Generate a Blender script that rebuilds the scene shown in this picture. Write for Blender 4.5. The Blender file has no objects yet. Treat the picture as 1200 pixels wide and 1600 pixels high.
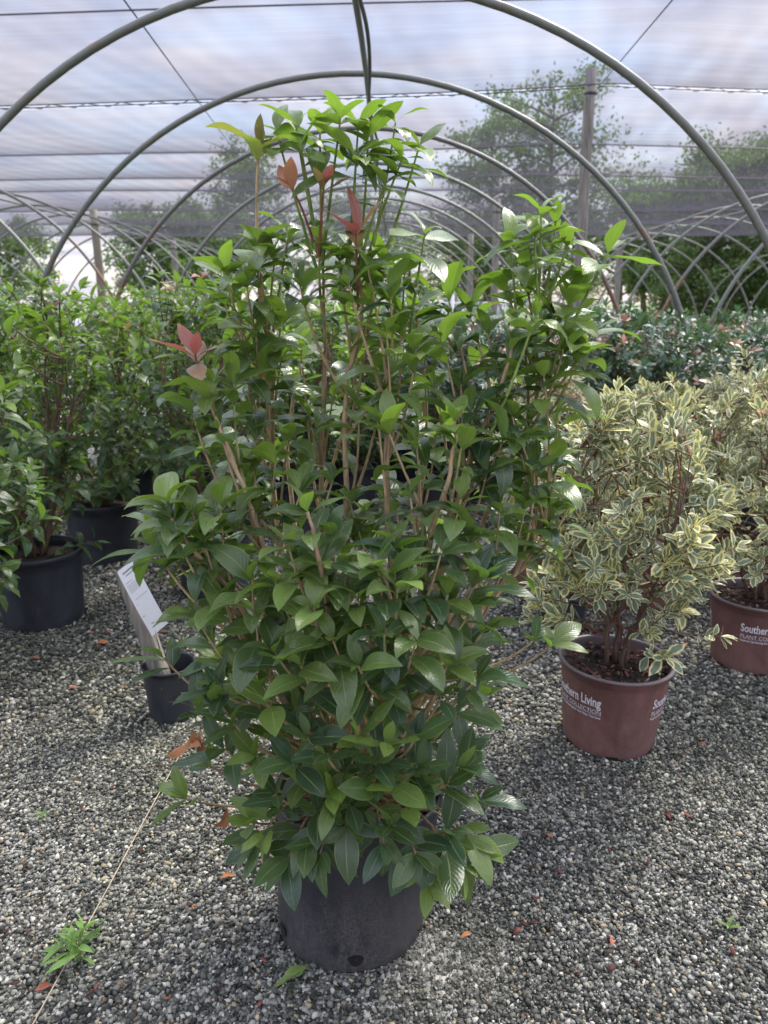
import bpy, bmesh, math, random
import numpy as np
from mathutils import Vector, Matrix

# ------------------------------------------------------------------ camera, world, sun, exposure
SC = bpy.context.scene
COL = SC.collection
CAM_H = 1.5
PITCH = math.radians(15.4)
YAW = math.atan(15 * math.cos(PITCH) / 1200)
cam_data = bpy.data.cameras.new('camera')
cam = bpy.data.objects.new('camera', cam_data)
COL.objects.link(cam)
cam.location = (0, 0, CAM_H)
cam.rotation_euler = (math.pi / 2 - PITCH, 0, YAW)
cam_data.sensor_fit = 'HORIZONTAL'
cam_data.sensor_width = 36
cam_data.lens = 36
cam_data.clip_start = 0.05
cam_data.clip_end = 2000
cam_data.dof.use_dof = True
cam_data.dof.focus_distance = 1.85
cam_data.dof.aperture_fstop = 36e-3 / 0.006      # entrance pupil of about 6 mm
SC.camera = cam

SUN_EL, SUN_AZ = math.radians(52), math.radians(40)   # azimuth clockwise from +Y
world = bpy.data.worlds.new('World')
SC.world = world
world.use_nodes = True
nt = world.node_tree
nt.nodes.clear()
wo = nt.nodes.new('ShaderNodeOutputWorld')
bg = nt.nodes.new('ShaderNodeBackground')
sky = nt.nodes.new('ShaderNodeTexSky')
sky.sky_type = 'NISHITA'
sky.sun_disc = False
sky.sun_elevation = SUN_EL
sky.sun_rotation = SUN_AZ
bg.inputs['Strength'].default_value = 0.13
# clouds in the sky: a noise over the direction, flattened towards the horizon
tc = nt.nodes.new('ShaderNodeTexCoord')
sep = nt.nodes.new('ShaderNodeSeparateXYZ')
nt.links.new(tc.outputs['Generated'], sep.inputs[0])
zz = nt.nodes.new('ShaderNodeMath'); zz.operation = 'MAXIMUM'; zz.inputs[1].default_value = 0.02
nt.links.new(sep.outputs['Z'], zz.inputs[0])
zp = nt.nodes.new('ShaderNodeMath'); zp.operation = 'ADD'; zp.inputs[1].default_value = 0.12
nt.links.new(zz.outputs[0], zp.inputs[0])
dx = nt.nodes.new('ShaderNodeMath'); dx.operation = 'DIVIDE'
dy = nt.nodes.new('ShaderNodeMath'); dy.operation = 'DIVIDE'
nt.links.new(sep.outputs['X'], dx.inputs[0]); nt.links.new(zp.outputs[0], dx.inputs[1])
nt.links.new(sep.outputs['Y'], dy.inputs[0]); nt.links.new(zp.outputs[0], dy.inputs[1])
cb = nt.nodes.new('ShaderNodeCombineXYZ')
nt.links.new(dx.outputs[0], cb.inputs[0]); nt.links.new(dy.outputs[0], cb.inputs[1])
nz = nt.nodes.new('ShaderNodeTexNoise')
nz.inputs['Scale'].default_value = 1.5
nz.inputs['Detail'].default_value = 6
nz.inputs['Roughness'].default_value = 0.52
nz.inputs['Distortion'].default_value = 0.4
nt.links.new(cb.outputs[0], nz.inputs['Vector'])
cr = nt.nodes.new('ShaderNodeValToRGB')
cr.color_ramp.elements[0].position = 0.40
cr.color_ramp.elements[0].color = (0.55, 0.55, 0.55, 1)
cr.color_ramp.elements[1].position = 0.58
cr.color_ramp.elements[1].color = (1, 1, 1, 1)
nt.links.new(nz.outputs['Fac'], cr.inputs[0])
cc = nt.nodes.new('ShaderNodeMixRGB')
nz2 = nt.nodes.new('ShaderNodeTexNoise'); nz2.inputs['Scale'].default_value = 2.3; nz2.inputs['Detail'].default_value = 5
nt.links.new(cb.outputs[0], nz2.inputs['Vector'])
cr2 = nt.nodes.new('ShaderNodeValToRGB')
cr2.color_ramp.elements[0].position = 0.35; cr2.color_ramp.elements[0].color = (2.55, 2.75, 3.65, 1)
cr2.color_ramp.elements[1].position = 0.66; cr2.color_ramp.elements[1].color = (4.2, 4.15, 4.6, 1)
nt.links.new(nz2.outputs['Fac'], cr2.inputs[0])
nt.links.new(cr.outputs[0], cc.inputs['Fac'])
nt.links.new(sky.outputs[0], cc.inputs['Color1'])
nt.links.new(cr2.outputs[0], cc.inputs['Color2'])
# an overcast sky is several times brighter overhead than near the horizon
gr = nt.nodes.new('ShaderNodeValToRGB')
for e, (p_, c_) in zip([gr.color_ramp.elements[0], gr.color_ramp.elements[1], gr.color_ramp.elements.new(0.34), gr.color_ramp.elements.new(0.62)],
                       ((0.0, (0.95, 0.88, 0.82)), (1.0, (5.5, 5.4, 5.3)), (0.34, (1, 1, 1)), (0.62, (3.6, 3.55, 3.5)))):
    e.position = p_; e.color = c_ + (1,)
nt.links.new(sep.outputs['Z'], gr.inputs[0])
gm = nt.nodes.new('ShaderNodeMixRGB'); gm.blend_type = 'MULTIPLY'; gm.inputs[0].default_value = 1
nt.links.new(cc.outputs[0], gm.inputs[1]); nt.links.new(gr.outputs[0], gm.inputs[2])
nt.links.new(gm.outputs[0], bg.inputs['Color'])
nt.links.new(bg.outputs[0], wo.inputs['Surface'])

sun_data = bpy.data.lights.new('sun', 'SUN')
sun_data.energy = 2.6
sun_data.angle = math.radians(16)
sun_data.color = (1.0, 0.95, 0.86)
sun = bpy.data.objects.new('sun', sun_data)
COL.objects.link(sun)
sd = Vector((math.sin(SUN_AZ) * math.cos(SUN_EL), math.cos(SUN_AZ) * math.cos(SUN_EL), math.sin(SUN_EL)))
sun.rotation_euler = (-sd).to_track_quat('-Z', 'Y').to_euler()

SC.view_settings.view_transform = 'Standard'
SC.view_settings.look = 'None'
SC.view_settings.exposure = 1.2
SC.view_settings.gamma = 1
SC.cycles.max_bounces = 7
SC.cycles.diffuse_bounces = 3
SC.cycles.glossy_bounces = 2
SC.cycles.transmission_bounces = 5
SC.cycles.transparent_max_bounces = 12

# ------------------------------------------------------------------ picture point -> place
def ray(px, py):
    a = (px - 600) / 1200.0; b = (800 - py) / 1200.0
    cp, sp = math.cos(PITCH), math.sin(PITCH)
    y = cp + b * sp; z = -sp + b * cp; x = a
    cy, sy = math.cos(YAW), math.sin(YAW)
    return np.array([x * cy - y * sy, x * sy + y * cy, z])
def at_y(px, py, Y):
    r = ray(px, py); k = Y / r[1]
    return np.array([r[0] * k, Y, CAM_H + r[2] * k])
def at_z(px, py, Z=0.0):
    r = ray(px, py); k = (Z - CAM_H) / r[2]
    return np.array([r[0] * k, r[1] * k, Z])

# ------------------------------------------------------------------ object helpers
def tag(o, label=None, cat=None, group=None, kind=None):
    if label: o['label'] = label
    if cat: o['category'] = cat
    if group: o['group'] = group
    if kind: o['kind'] = kind
    return o
def empty(name, loc=(0, 0, 0), rz=0, **kw):
    o = bpy.data.objects.new(name, None)
    COL.objects.link(o)
    o.location = loc; o.rotation_euler = (0, 0, rz)
    o.empty_display_size = 0.1
    return tag(o, **kw)
def np_mesh(name, V, F4=None, F3=None, smooth=False, uv=None, col=None):
    """V (n,3); F4 (m,4), F3 (k,3); uv per vertex; col per vertex (n,4)"""
    me = bpy.data.meshes.new(name)
    V = np.asarray(V, dtype=np.float32)
    me.vertices.add(len(V)); me.vertices.foreach_set('co', V.ravel())
    F4 = np.zeros((0, 4), int) if F4 is None else np.asarray(F4, dtype=np.int64).reshape(-1, 4)
    F3 = np.zeros((0, 3), int) if F3 is None else np.asarray(F3, dtype=np.int64).reshape(-1, 3)
    loops = np.concatenate([F4.ravel(), F3.ravel()]).astype(np.int32)
    starts = np.concatenate([np.arange(len(F4)) * 4, len(F4) * 4 + np.arange(len(F3)) * 3]).astype(np.int32)
    me.loops.add(len(loops)); me.loops.foreach_set('vertex_index', loops)
    me.polygons.add(len(starts)); me.polygons.foreach_set('loop_start', starts)
    tot = np.concatenate([np.full(len(F4), 4), np.full(len(F3), 3)]).astype(np.int32)
    try: me.polygons.foreach_set('loop_total', tot)
    except Exception: pass
    me.update(calc_edges=True)
    if smooth: me.polygons.foreach_set('use_smooth', np.ones(len(starts), dtype=bool))
    if uv is not None:
        l = me.uv_layers.new(name='UVMap')
        l.data.foreach_set('uv', np.asarray(uv, dtype=np.float32)[loops].ravel())
    if col is not None:
        a = me.color_attributes.new('col', 'FLOAT_COLOR', 'POINT')
        a.data.foreach_set('color', np.asarray(col, dtype=np.float32).ravel())
    me.validate()
    return me
def link(name, me, mat=None, parent=None, **kw):
    o = bpy.data.objects.new(name, me)
    if mat is not None and not me.materials: me.materials.append(mat)
    COL.objects.link(o)
    if parent is not None: o.parent = parent
    return tag(o, **kw)
def copy_tree(o, parent=None):
    c = o.copy(); COL.objects.link(c); c.parent = parent
    for ch in [x for x in o.children]:
        copy_tree(ch, c)
    return c

class MB:
    """collects boxes, tubes and loose polygons for ONE mesh"""
    def __init__(s): s.V = []; s.F4 = []; s.F3 = []; s.n = 0; s.C = []
    def add(s, V, F4=(), F3=(), c=(0, 0, 0, 1)):
        V = np.asarray(V, float)
        s.V.append(V)
        if len(F4): s.F4.append(np.asarray(F4, int) + s.n)
        if len(F3): s.F3.append(np.asarray(F3, int) + s.n)
        s.C.append(np.tile(np.asarray(c, float), (len(V), 1)))
        s.n += len(V)
    def box(s, x0, x1, y0, y1, z0, z1, M=None, c=(0, 0, 0, 1)):
        V = np.array([[x, y, z] for z in (z0, z1) for y in (y0, y1) for x in (x0, x1)], float)
        if M is not None: V = np.array([list(M @ Vector(v)) for v in V])
        s.add(V, [(0, 2, 3, 1), (4, 5, 7, 6), (0, 1, 5, 4), (2, 6, 7, 3), (0, 4, 6, 2), (1, 3, 7, 5)], c=c)
    def tube(s, P, R, n=8, cap=True, c=(0, 0, 0, 1)):
        P = np.asarray(P, float); k = len(P)
        R = np.broadcast_to(np.asarray(R, float), (k,))
        T = np.gradient(P, axis=0); T /= np.linalg.norm(T, axis=1)[:, None] + 1e-12
        ref = np.array([0, 0, 1.0]) if abs(T[0][2]) < 0.9 else np.array([1.0, 0, 0])
        U = np.cross(T[0], ref); U /= np.linalg.norm(U)
        V = []
        a = np.arange(n) * 2 * math.pi / n
        for i in range(k):
            U = U - T[i] * np.dot(U, T[i]); U /= np.linalg.norm(U) + 1e-12
            W = np.cross(T[i], U)
            V.append(P[i] + R[i] * (np.cos(a)[:, None] * U + np.sin(a)[:, None] * W))
        V = np.concatenate(V)
        i, j = np.meshgrid(np.arange(k - 1), np.arange(n), indexing='ij')
        i = i.ravel(); j = j.ravel(); j2 = (j + 1) % n
        F = np.stack([i * n + j, i * n + j2, (i + 1) * n + j2, (i + 1) * n + j], 1)
        F3 = []
        if cap:
            V = np.concatenate([V, P[:1], P[-1:]])
            c0, c1 = k * n, k * n + 1
            F3 = [(c0, (q + 1) % n, q) for q in range(n)] + [(c1, (k - 1) * n + q, (k - 1) * n + (q + 1) % n) for q in range(n)]
        s.add(V, F, F3, c=c)
    def lathe(s, prof, n=64, c=(0, 0, 0, 1), warp=None):
        prof = np.asarray(prof, float); k = len(prof)
        a = np.arange(n) * 2 * math.pi / n
        V = np.stack([prof[:, None, 0] * np.cos(a), prof[:, None, 0] * np.sin(a), np.repeat(prof[:, 1:2], n, 1)], 2).reshape(-1, 3)
        if warp: V = warp(V)
        i, j = np.meshgrid(np.arange(k - 1), np.arange(n), indexing='ij')
        i = i.ravel(); j = j.ravel(); j2 = (j + 1) % n
        s.add(V, np.stack([i * n + j, i * n + j2, (i + 1) * n + j2, (i + 1) * n + j], 1), c=c)
    def mesh(s, name, smooth=False, col=False):
        V = np.concatenate(s.V)
        return np_mesh(name, V, np.concatenate(s.F4) if s.F4 else None, np.concatenate(s.F3) if s.F3 else None,
                       smooth=smooth, col=np.concatenate(s.C) if col else None)
    def build(s, name, mat, parent=None, smooth=False, col=False, **kw):
        return link(name, s.mesh(name, smooth, col), mat, parent, **kw)

# ------------------------------------------------------------------ material helpers
class N:
    def __init__(s, name):
        s.m = bpy.data.materials.new(name); s.m.use_nodes = True
        s.t = s.m.node_tree; s.t.nodes.clear()
        s.out = s.t.nodes.new('ShaderNodeOutputMaterial')
    def n(s, typ, **kw):
        o = s.t.nodes.new('ShaderNode' + typ)
        for k, v in kw.items():
            if k.startswith('i_'): o.inputs[k[2:].replace('_', ' ')].default_value = v
            else: setattr(o, k, v)
        return o
    def l(s, a, b): s.t.links.new(a, b)
    def val(s, x):
        if isinstance(x, (int, float)):
            v = s.t.nodes.new('ShaderNodeValue'); v.outputs[0].default_value = x; return v.outputs[0]
        return x
    def math(s, op, a, b=None, c=None, clamp=False):
        o = s.t.nodes.new('ShaderNodeMath'); o.operation = op; o.use_clamp = clamp
        for i, x in enumerate((a, b, c)):
            if x is None: continue
            if isinstance(x, (int, float)): o.inputs[i].default_value = x
            else: s.l(x, o.inputs[i])
        return o.outputs[0]
    def mix(s, f, a, b, mode='MIX'):
        o = s.t.nodes.new('ShaderNodeMixRGB'); o.blend_type = mode
        for i, x in enumerate((f, a, b)):
            if isinstance(x, (int, float)): o.inputs[i].default_value = x
            elif isinstance(x, tuple): o.inputs[i].default_value = (x + (1,))[:4]
            else: s.l(x, o.inputs[i])
        return o.outputs[0]
    def ramp(s, f, stops, interp='LINEAR'):
        o = s.t.nodes.new('ShaderNodeValToRGB'); cr = o.color_ramp; cr.interpolation = interp
        while len(cr.elements) < len(stops): cr.elements.new(0.5)
        for e, (p, c) in zip(cr.elements, stops):
            e.position = p; e.color = (c, c, c, 1) if isinstance(c, (int, float)) else tuple(c) + (1,)
        s.l(f, o.inputs[0]); return o.outputs[0]
    def noise(s, scale, vec=None, detail=3, rough=0.5, dist=0):
        o = s.n('TexNoise'); o.inputs['Scale'].default_value = scale; o.inputs['Detail'].default_value = detail
        o.inputs['Roughness'].default_value = rough; o.inputs['Distortion'].default_value = dist
        if vec is not None: s.l(vec, o.inputs['Vector'])
        return o.outputs['Fac']
    def obj(s): return s.n('TexCoord').outputs['Object']
    def mapping(s, vec, scale=(1, 1, 1), rot=(0, 0, 0)):
        o = s.n('Mapping'); o.inputs['Scale'].default_value = scale; o.inputs['Rotation'].default_value = rot
        s.l(vec, o.inputs['Vector']); return o.outputs[0]
    def bump(s, h, dist=0.01, strength=1.0):
        o = s.n('Bump'); o.inputs['Distance'].default_value = dist; o.inputs['Strength'].default_value = strength
        s.l(h, o.inputs['Height']); return o.outputs[0]
    def pbr(s, color, rough=0.5, spec=0.5, metal=0, bump=None, **kw):
        p = s.n('BsdfPrincipled')
        for key, x in (('Base Color', color), ('Roughness', rough), ('Specular IOR Level', spec), ('Metallic', metal)):
            if isinstance(x, tuple): p.inputs[key].default_value = x + (1,)
            elif isinstance(x, (int, float)): p.inputs[key].default_value = x
            else: s.l(x, p.inputs[key])
        if bump is not None: s.l(bump, p.inputs['Normal'])
        return p.outputs[0]
    def done(s, sh): s.l(sh, s.out.inputs['Surface']); return s.m

def simple(name, color, rough=0.5, metal=0, spec=0.5, var=0.25, scale=30, bump=0.0):
    m = N(name); o = m.obj()
    nz = m.noise(scale, o, 4)
    c = m.mix(nz, tuple(x * (1 - var) for x in color), tuple(min(1, x * (1 + var)) for x in color))
    b = m.bump(m.noise(scale * 4, o, 3), bump) if bump else None
    return m.done(m.pbr(c, rough, spec, metal, b))

def leaf_material(name, mature, young, red, edge, under, trans=0.22, rough=0.36, vein_scale=22, spots=0.0, shine=0.5, tmul=(1.6, 2.0, 0.7)):
    m = N(name)
    at = m.n('Attribute', attribute_name='col')
    s3 = m.n('SeparateColor'); m.l(at.outputs['Color'], s3.inputs[0])
    yg, rnd, rd = s3.outputs[0], s3.outputs[1], s3.outputs[2]
    uv = m.n('UVMap').outputs[0]
    suv = m.n('SeparateXYZ'); m.l(uv, suv.inputs[0])
    u, v = suv.outputs[0], suv.outputs[1]
    au = m.math('ABSOLUTE', m.math('SUBTRACT', u, 0.5))          # 0 on the midrib, .5 on the margin
    base = m.mix(yg, mature, young)
    base = m.mix(rd, base, red)
    k = m.math('MULTIPLY_ADD', rnd, 0.7, 0.65)
    base = m.mix(1.0, base, k, 'MULTIPLY')
    o = m.obj()
    blotch = m.noise(35, o, 3)
    base = m.mix(m.math('MULTIPLY', blotch, 0.35), base, tuple(x * 0.55 for x in mature))
    # side veins: slanted stripes either side of the midrib
    ph = m.math('SUBTRACT', v, m.math('MULTIPLY', au, 0.55))
    vw = m.math('SINE', m.math('MULTIPLY', ph, vein_scale * 2 * math.pi / 2))
    vein = m.ramp(vw, [(0.86, 0.0), (1.0, 1.0)])
    mid = m.ramp(au, [(0.012, 1.0), (0.035, 0.0)])
    marg = m.ramp(au, [(0.465, 0.0), (0.495, 1.0)])
    base = m.mix(m.math('MULTIPLY', vein, 0.10), base, edge)
    base = m.mix(m.math('MULTIPLY', mid, 0.55), base, edge)
    base = m.mix(m.math('MULTIPLY', marg, 0.5), base, edge)
    if spots:
        sp = m.ramp(m.noise(70, o, 2), [(0.70, 0.0), (0.74, 1.0)])
        sp2 = m.ramp(m.noise(9, o, 2), [(0.5, 0.0), (0.62, 1.0)])
        base = m.mix(m.math('MULTIPLY', m.math('MULTIPLY', sp, sp2), spots), base, (0.28, 0.17, 0.06))
    geo = m.n('NewGeometry')
    ub = m.mix(rd, m.mix(yg, under, tuple(min(1, x * 1.25) for x in young)), red)
    ub = m.mix(1.0, ub, m.math('MULTIPLY_ADD', rnd, 0.4, 0.8), 'MULTIPLY')
    ub = m.mix(m.math('MULTIPLY', mid, 0.6), ub, edge)
    col = m.mix(geo.outputs['Backfacing'], base, ub)
    hgt = m.math('ADD', m.math('MULTIPLY', mid, -1.0), m.math('MULTIPLY', vw, 0.16))
    hgt = m.math('ADD', hgt, m.math('MULTIPLY', m.noise(180, o, 2), 0.35))
    bp = m.bump(hgt, 0.0009, 0.9)
    rg = m.math('MULTIPLY_ADD', geo.outputs['Backfacing'], 0.25, m.math('MULTIPLY_ADD', m.noise(50, o, 2), 0.16, rough - 0.08))
    p = m.pbr(col, rg, shine, 0, bp)
    tr = m.n('BsdfTranslucent')
    tcol = m.mix(1.0, m.mix(0.5, base, m.mix(rd, young, red)), m.mix(rd, tmul, (1.3, 1.0, 1.0)), 'MULTIPLY')
    m.l(tcol, tr.inputs[0])
    mx = m.n('MixShader'); mx.inputs[0].default_value = trans
    m.l(p, mx.inputs[1]); m.l(tr.outputs[0], mx.inputs[2])
    return m.done(mx.outputs[0])

def variegated_material():
    m = N('variegated_leaf')
    at = m.n('Attribute', attribute_name='col')
    s3 = m.n('SeparateColor'); m.l(at.outputs['Color'], s3.inputs[0])
    yg, rnd, rd = s3.outputs[0], s3.outputs[1], s3.outputs[2]
    uv = m.n('UVMap').outputs[0]
    suv = m.n('SeparateXYZ'); m.l(uv, suv.inputs[0])
    u, v = suv.outputs[0], suv.outputs[1]
    au = m.math('ABSOLUTE', m.math('SUBTRACT', u, 0.5))
    o = m.obj()
    av = m.math('MULTIPLY', m.math('ABSOLUTE', m.math('SUBTRACT', v, 0.5)), 0.55)
    e = m.math('ADD', m.math('MAXIMUM', au, m.math('MULTIPLY', av, 1.55)), m.math('MULTIPLY', m.math('SUBTRACT', m.noise(90, o, 2), 0.5), 0.22))
    e = m.math('ADD', e, m.math('MULTIPLY', yg, 0.12))
    k = m.ramp(e, [(0.33, 0.0), (0.39, 1.0)])
    green = m.mix(m.noise(60, o, 2), (0.11, 0.17, 0.11), (0.26, 0.32, 0.22))
    cream = m.mix(yg, (0.80, 0.75, 0.44), (0.76, 0.68, 0.24))
    base = m.mix(k, green, cream)
    mid = m.ramp(au, [(0.02, 1.0), (0.05, 0.0)])
    base = m.mix(m.math('MULTIPLY', mid, 0.3), base, (0.4, 0.45, 0.2))
    base = m.mix(rd, base, (0.72, 0.40, 0.32))
    base = m.mix(1.0, base, m.math('MULTIPLY_ADD', rnd, 0.5, 0.7), 'MULTIPLY')
    geo = m.n('NewGeometry')
    col = m.mix(m.math('MULTIPLY', geo.outputs['Backfacing'], 0.5), base, (0.3, 0.36, 0.2))
    p = m.pbr(col, 0.42, 0.45, 0, m.bump(m.math('MULTIPLY', mid, -1.0), 0.0006))
    tr = m.n('BsdfTranslucent'); m.l(base, tr.inputs[0])
    mx = m.n('MixShader'); mx.inputs[0].default_value = 0.3
    m.l(p, mx.inputs[1]); m.l(tr.outputs[0], mx.inputs[2])
    return m.done(mx.outputs[0])

M = {}
M['leaf'] = leaf_material('sweet_olive_leaf', (0.023, 0.056, 0.037), (0.185, 0.258, 0.058), (0.50, 0.16, 0.14), (0.32, 0.38, 0.15), (0.15, 0.22, 0.075), trans=0.30, rough=0.30, spots=0.9)
M['leaf_far'] = leaf_material('row_shrub_leaf', (0.024, 0.057, 0.031), (0.18, 0.255, 0.060), (0.48, 0.17, 0.14), (0.25, 0.36, 0.1), (0.13, 0.21, 0.06), trans=0.30, rough=0.36)
M['leaf_pink'] = leaf_material('dark_shrub_leaf', (0.045, 0.095, 0.062), (0.10, 0.20, 0.06), (0.60, 0.33, 0.27), (0.2, 0.3, 0.16), (0.13, 0.19, 0.11), trans=0.12, rough=0.36, shine=0.7)
M['leaf_lime'] = leaf_material('lime_leaf', (0.24, 0.40, 0.035), (0.40, 0.55, 0.06), (0.5, 0.4, 0.1), (0.5, 0.6, 0.2), (0.3, 0.45, 0.06), trans=0.25, rough=0.5)
M['weed'] = leaf_material('weed_leaf', (0.12, 0.22, 0.055), (0.21, 0.35, 0.08), (0.4, 0.2, 0.1), (0.3, 0.5, 0.15), (0.16, 0.3, 0.08), trans=0.2, rough=0.5)
M['tree_leaf'] = leaf_material('tree_leaf', (0.075, 0.115, 0.050), (0.17, 0.23, 0.08), (0.2, 0.15, 0.06), (0.12, 0.18, 0.06), (0.08, 0.12, 0.05), trans=0.25, rough=0.6)
M['var'] = variegated_material()

def stem_material(name, old, new):
    m = N(name); o = m.obj()
    at = m.n('Attribute', attribute_name='col')
    s3 = m.n('SeparateColor'); m.l(at.outputs['Color'], s3.inputs[0])
    c = m.mix(s3.outputs[0], old, new)
    c = m.mix(s3.outputs[1], c, (0.20, 0.33, 0.07))
    c = m.mix(s3.outputs[2], c, (0.25, 0.06, 0.05))
    nz = m.noise(90, m.mapping(o, (1, 1, 0.3)), 4)
    c = m.mix(1.0, c, m.ramp(nz, [(0.3, 0.55), (0.7, 1.15)]), 'MULTIPLY')
    return m.done(m.pbr(c, 0.75, 0.25, 0, m.bump(nz, 0.002)))
M['stem'] = stem_material('shrub_stem', (0.26, 0.17, 0.11), (0.55, 0.39, 0.23))
M['stem_dark'] = stem_material('dark_stem', (0.13, 0.09, 0.07), (0.24, 0.14, 0.10))
M['bark'] = simple('tree_bark', (0.12, 0.09, 0.07), 0.9, var=0.4, scale=8)

def pot_material(name, base, dust, rough=0.42, dust_amt=0.6):
    m = N(name); o = m.obj()
    sp = m.n('SeparateXYZ'); m.l(o, sp.inputs[0])
    n1 = m.noise(6, o, 5, 0.6, 0.6)
    n2 = m.noise(160, o, 4)
    n3 = m.noise(22, m.mapping(o, (1, 1, 0.25)), 5, 0.65, 1.2)
    low = m.ramp(sp.outputs[2], [(0.0, 1.0), (0.16, 0.75), (0.27, 0.2), (0.36, 0.1)])
    d = m.math('MULTIPLY', m.ramp(m.math('ADD', m.math('MULTIPLY', n1, 0.5), m.math('MULTIPLY', n3, 0.5)), [(0.36, 0.0), (0.56, 1.0)]), low)
    d = m.math('MULTIPLY', d, m.ramp(n2, [(0.35, 0.25), (0.7, 1.0)]))
    c = m.mix(m.math('MULTIPLY', d, dust_amt), m.mix(m.ramp(m.noise(3.5, o, 4, 0.6, 1.0), [(0.35, 0.0), (0.65, 1.0)]), base, tuple(x * 1.9 for x in base)), dust)
    scr = m.ramp(m.noise(9, m.mapping(o, (9, 9, 1.2), (0.4, 0.5, 0.2)), 4, 0.6), [(0.66, 0.0), (0.7, 1.0)])
    c = m.mix(m.math('MULTIPLY', scr, 0.16), c, dust)
    r = m.math('MULTIPLY_ADD', d, 0.35, rough)
    return m.done(m.pbr(c, r, 0.4, 0, m.bump(m.math('ADD', n2, m.math('MULTIPLY', n3, 2)), 0.0006)))
M['pot_black'] = pot_material('black_pot_plastic', (0.020, 0.021, 0.025), (0.16, 0.145, 0.13))
M['pot_clean'] = pot_material('dark_pot_plastic', (0.016, 0.018, 0.024), (0.09, 0.09, 0.095), 0.38, 0.4)
M['pot_brown'] = pot_material('maroon_pot_plastic', (0.105, 0.046, 0.041), (0.24, 0.17, 0.15), 0.45, 0.5)
M['rim_grey'] = pot_material('worn_rim_plastic', (0.11, 0.09, 0.095), (0.26, 0.24, 0.24), 0.4, 0.5)
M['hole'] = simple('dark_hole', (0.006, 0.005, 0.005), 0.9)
M['print'] = simple('white_pot_print', (0.62, 0.60, 0.62), 0.6, var=0.15, scale=60)
M['soil'] = simple('potting_soil', (0.035, 0.022, 0.016), 0.95, var=0.5, scale=60, bump=0.01)

def chips_material():
    m = N('bark_chips')
    at = m.n('Attribute', attribute_name='col')
    o = m.obj()
    c = m.mix(1.0, at.outputs['Color'], m.ramp(m.noise(150, o, 3), [(0.3, 0.6), (0.7, 1.2)]), 'MULTIPLY')
    return m.done(m.pbr(c, 0.8, 0.3, 0, m.bump(m.noise(220, o, 3), 0.002)))
M['chips'] = chips_material()

# ------------------------------------------------------------------ leaves
class Leaves:
    """many leaves of one foliage mesh, all built at once from arrays"""
    def __init__(s): s.rows = []
    def add(s, P, T, Nn, L, W, curl, fold, wave, c):
        s.rows.append((*P, *T, *Nn, L, W, curl, fold, wave, *c))
    def mesh(s, name, nl=8, nw=4, p=0.85, q=0.9, pet=0.06):
        A = np.array(s.rows, float); n = len(A)
        P, T, Nn = A[:, 0:3], A[:, 3:6], A[:, 6:9]
        L, W, curl, fold, wave = (A[:, i] for i in range(9, 14))
        C = A[:, 14:17]
        T = T / (np.linalg.norm(T, axis=1)[:, None] + 1e-9)
        Nn = Nn - T * np.sum(Nn * T, 1)[:, None]
        Nn /= np.linalg.norm(Nn, axis=1)[:, None] + 1e-9
        B = np.cross(T, Nn)
        rs = np.random.RandomState(len(A))
        ph = rs.uniform(0, 6.28, n); asym = rs.uniform(-0.12, 0.12, n)
        t = np.linspace(0, 1, nl + 1)
        cent = np.zeros((n, nl + 1, 3)); Nt = np.zeros((n, nl + 1, 3))
        side = rs.uniform(-0.35, 0.35, n)
        cur = P.copy()
        for j in range(nl + 1):
            a = curl * t[j] ** 1.3
            D = np.cos(a)[:, None] * T - np.sin(a)[:, None] * Nn + (side * t[j])[:, None] * B
            Nt[:, j] = np.cos(a)[:, None] * Nn + np.sin(a)[:, None] * T
            if j: cur = cur + D * (L / nl)[:, None]
            cent[:, j] = cur
        tt = np.clip((t - pet) / (1 - pet), 0, 1)
        w = np.maximum(np.sin(math.pi * tt ** p) ** q, 0.0)
        w = w * (1 - 0.22 * tt ** 5)
        w[0] = 0.06; w[-1] = 0.0
        w = np.maximum(w, 0.035 * (t < 0.5))
        us = np.linspace(-1, 1, nw + 1)
        V = np.zeros((n, nl + 1, nw + 1, 3))
        for k, uu in enumerate(us):
            hw = W[:, None] / 2 * w[None, :] * (1 + asym[:, None] * uu)
            up = fold[:, None] * abs(uu) * hw - 0.18 * hw * uu * uu + wave[:, None] * hw * uu * uu * np.sin(9 * t[None, :] + ph[:, None] + (1.7 if uu > 0 else 0))
            V[:, :, k] = cent + B[:, None, :] * (uu * hw)[..., None] + Nt * up[..., None]
        uv = np.stack(np.broadcast_arrays(((us + 1) / 2)[None, None, :], t[None, :, None]), -1)
        uv = np.broadcast_to(uv, (n, nl + 1, nw + 1, 2)).reshape(-1, 2)
        col = np.concatenate([C, np.ones((n, 1))], 1)
        col = np.broadcast_to(col[:, None, :], (n, (nl + 1) * (nw + 1), 4)).reshape(-1, 4)
        j, k = np.meshgrid(np.arange(nl), np.arange(nw), indexing='ij')
        f = np.stack([j * (nw + 1) + k, j * (nw + 1) + k + 1, (j + 1) * (nw + 1) + k + 1, (j + 1) * (nw + 1) + k], -1).reshape(-1, 4)
        F = (f[None] + (np.arange(n) * (nl + 1) * (nw + 1))[:, None, None]).reshape(-1, 4)
        return np_mesh(name, V.reshape(-1, 3), F, smooth=True, uv=uv, col=col)
    def build(s, name, mat, parent=None, **kw):
        tags = {k: kw.pop(k) for k in list(kw) if k in ('label', 'cat', 'group', 'kind')}
        return link(name, s.mesh(name, **kw), mat, parent, **tags)

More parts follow.
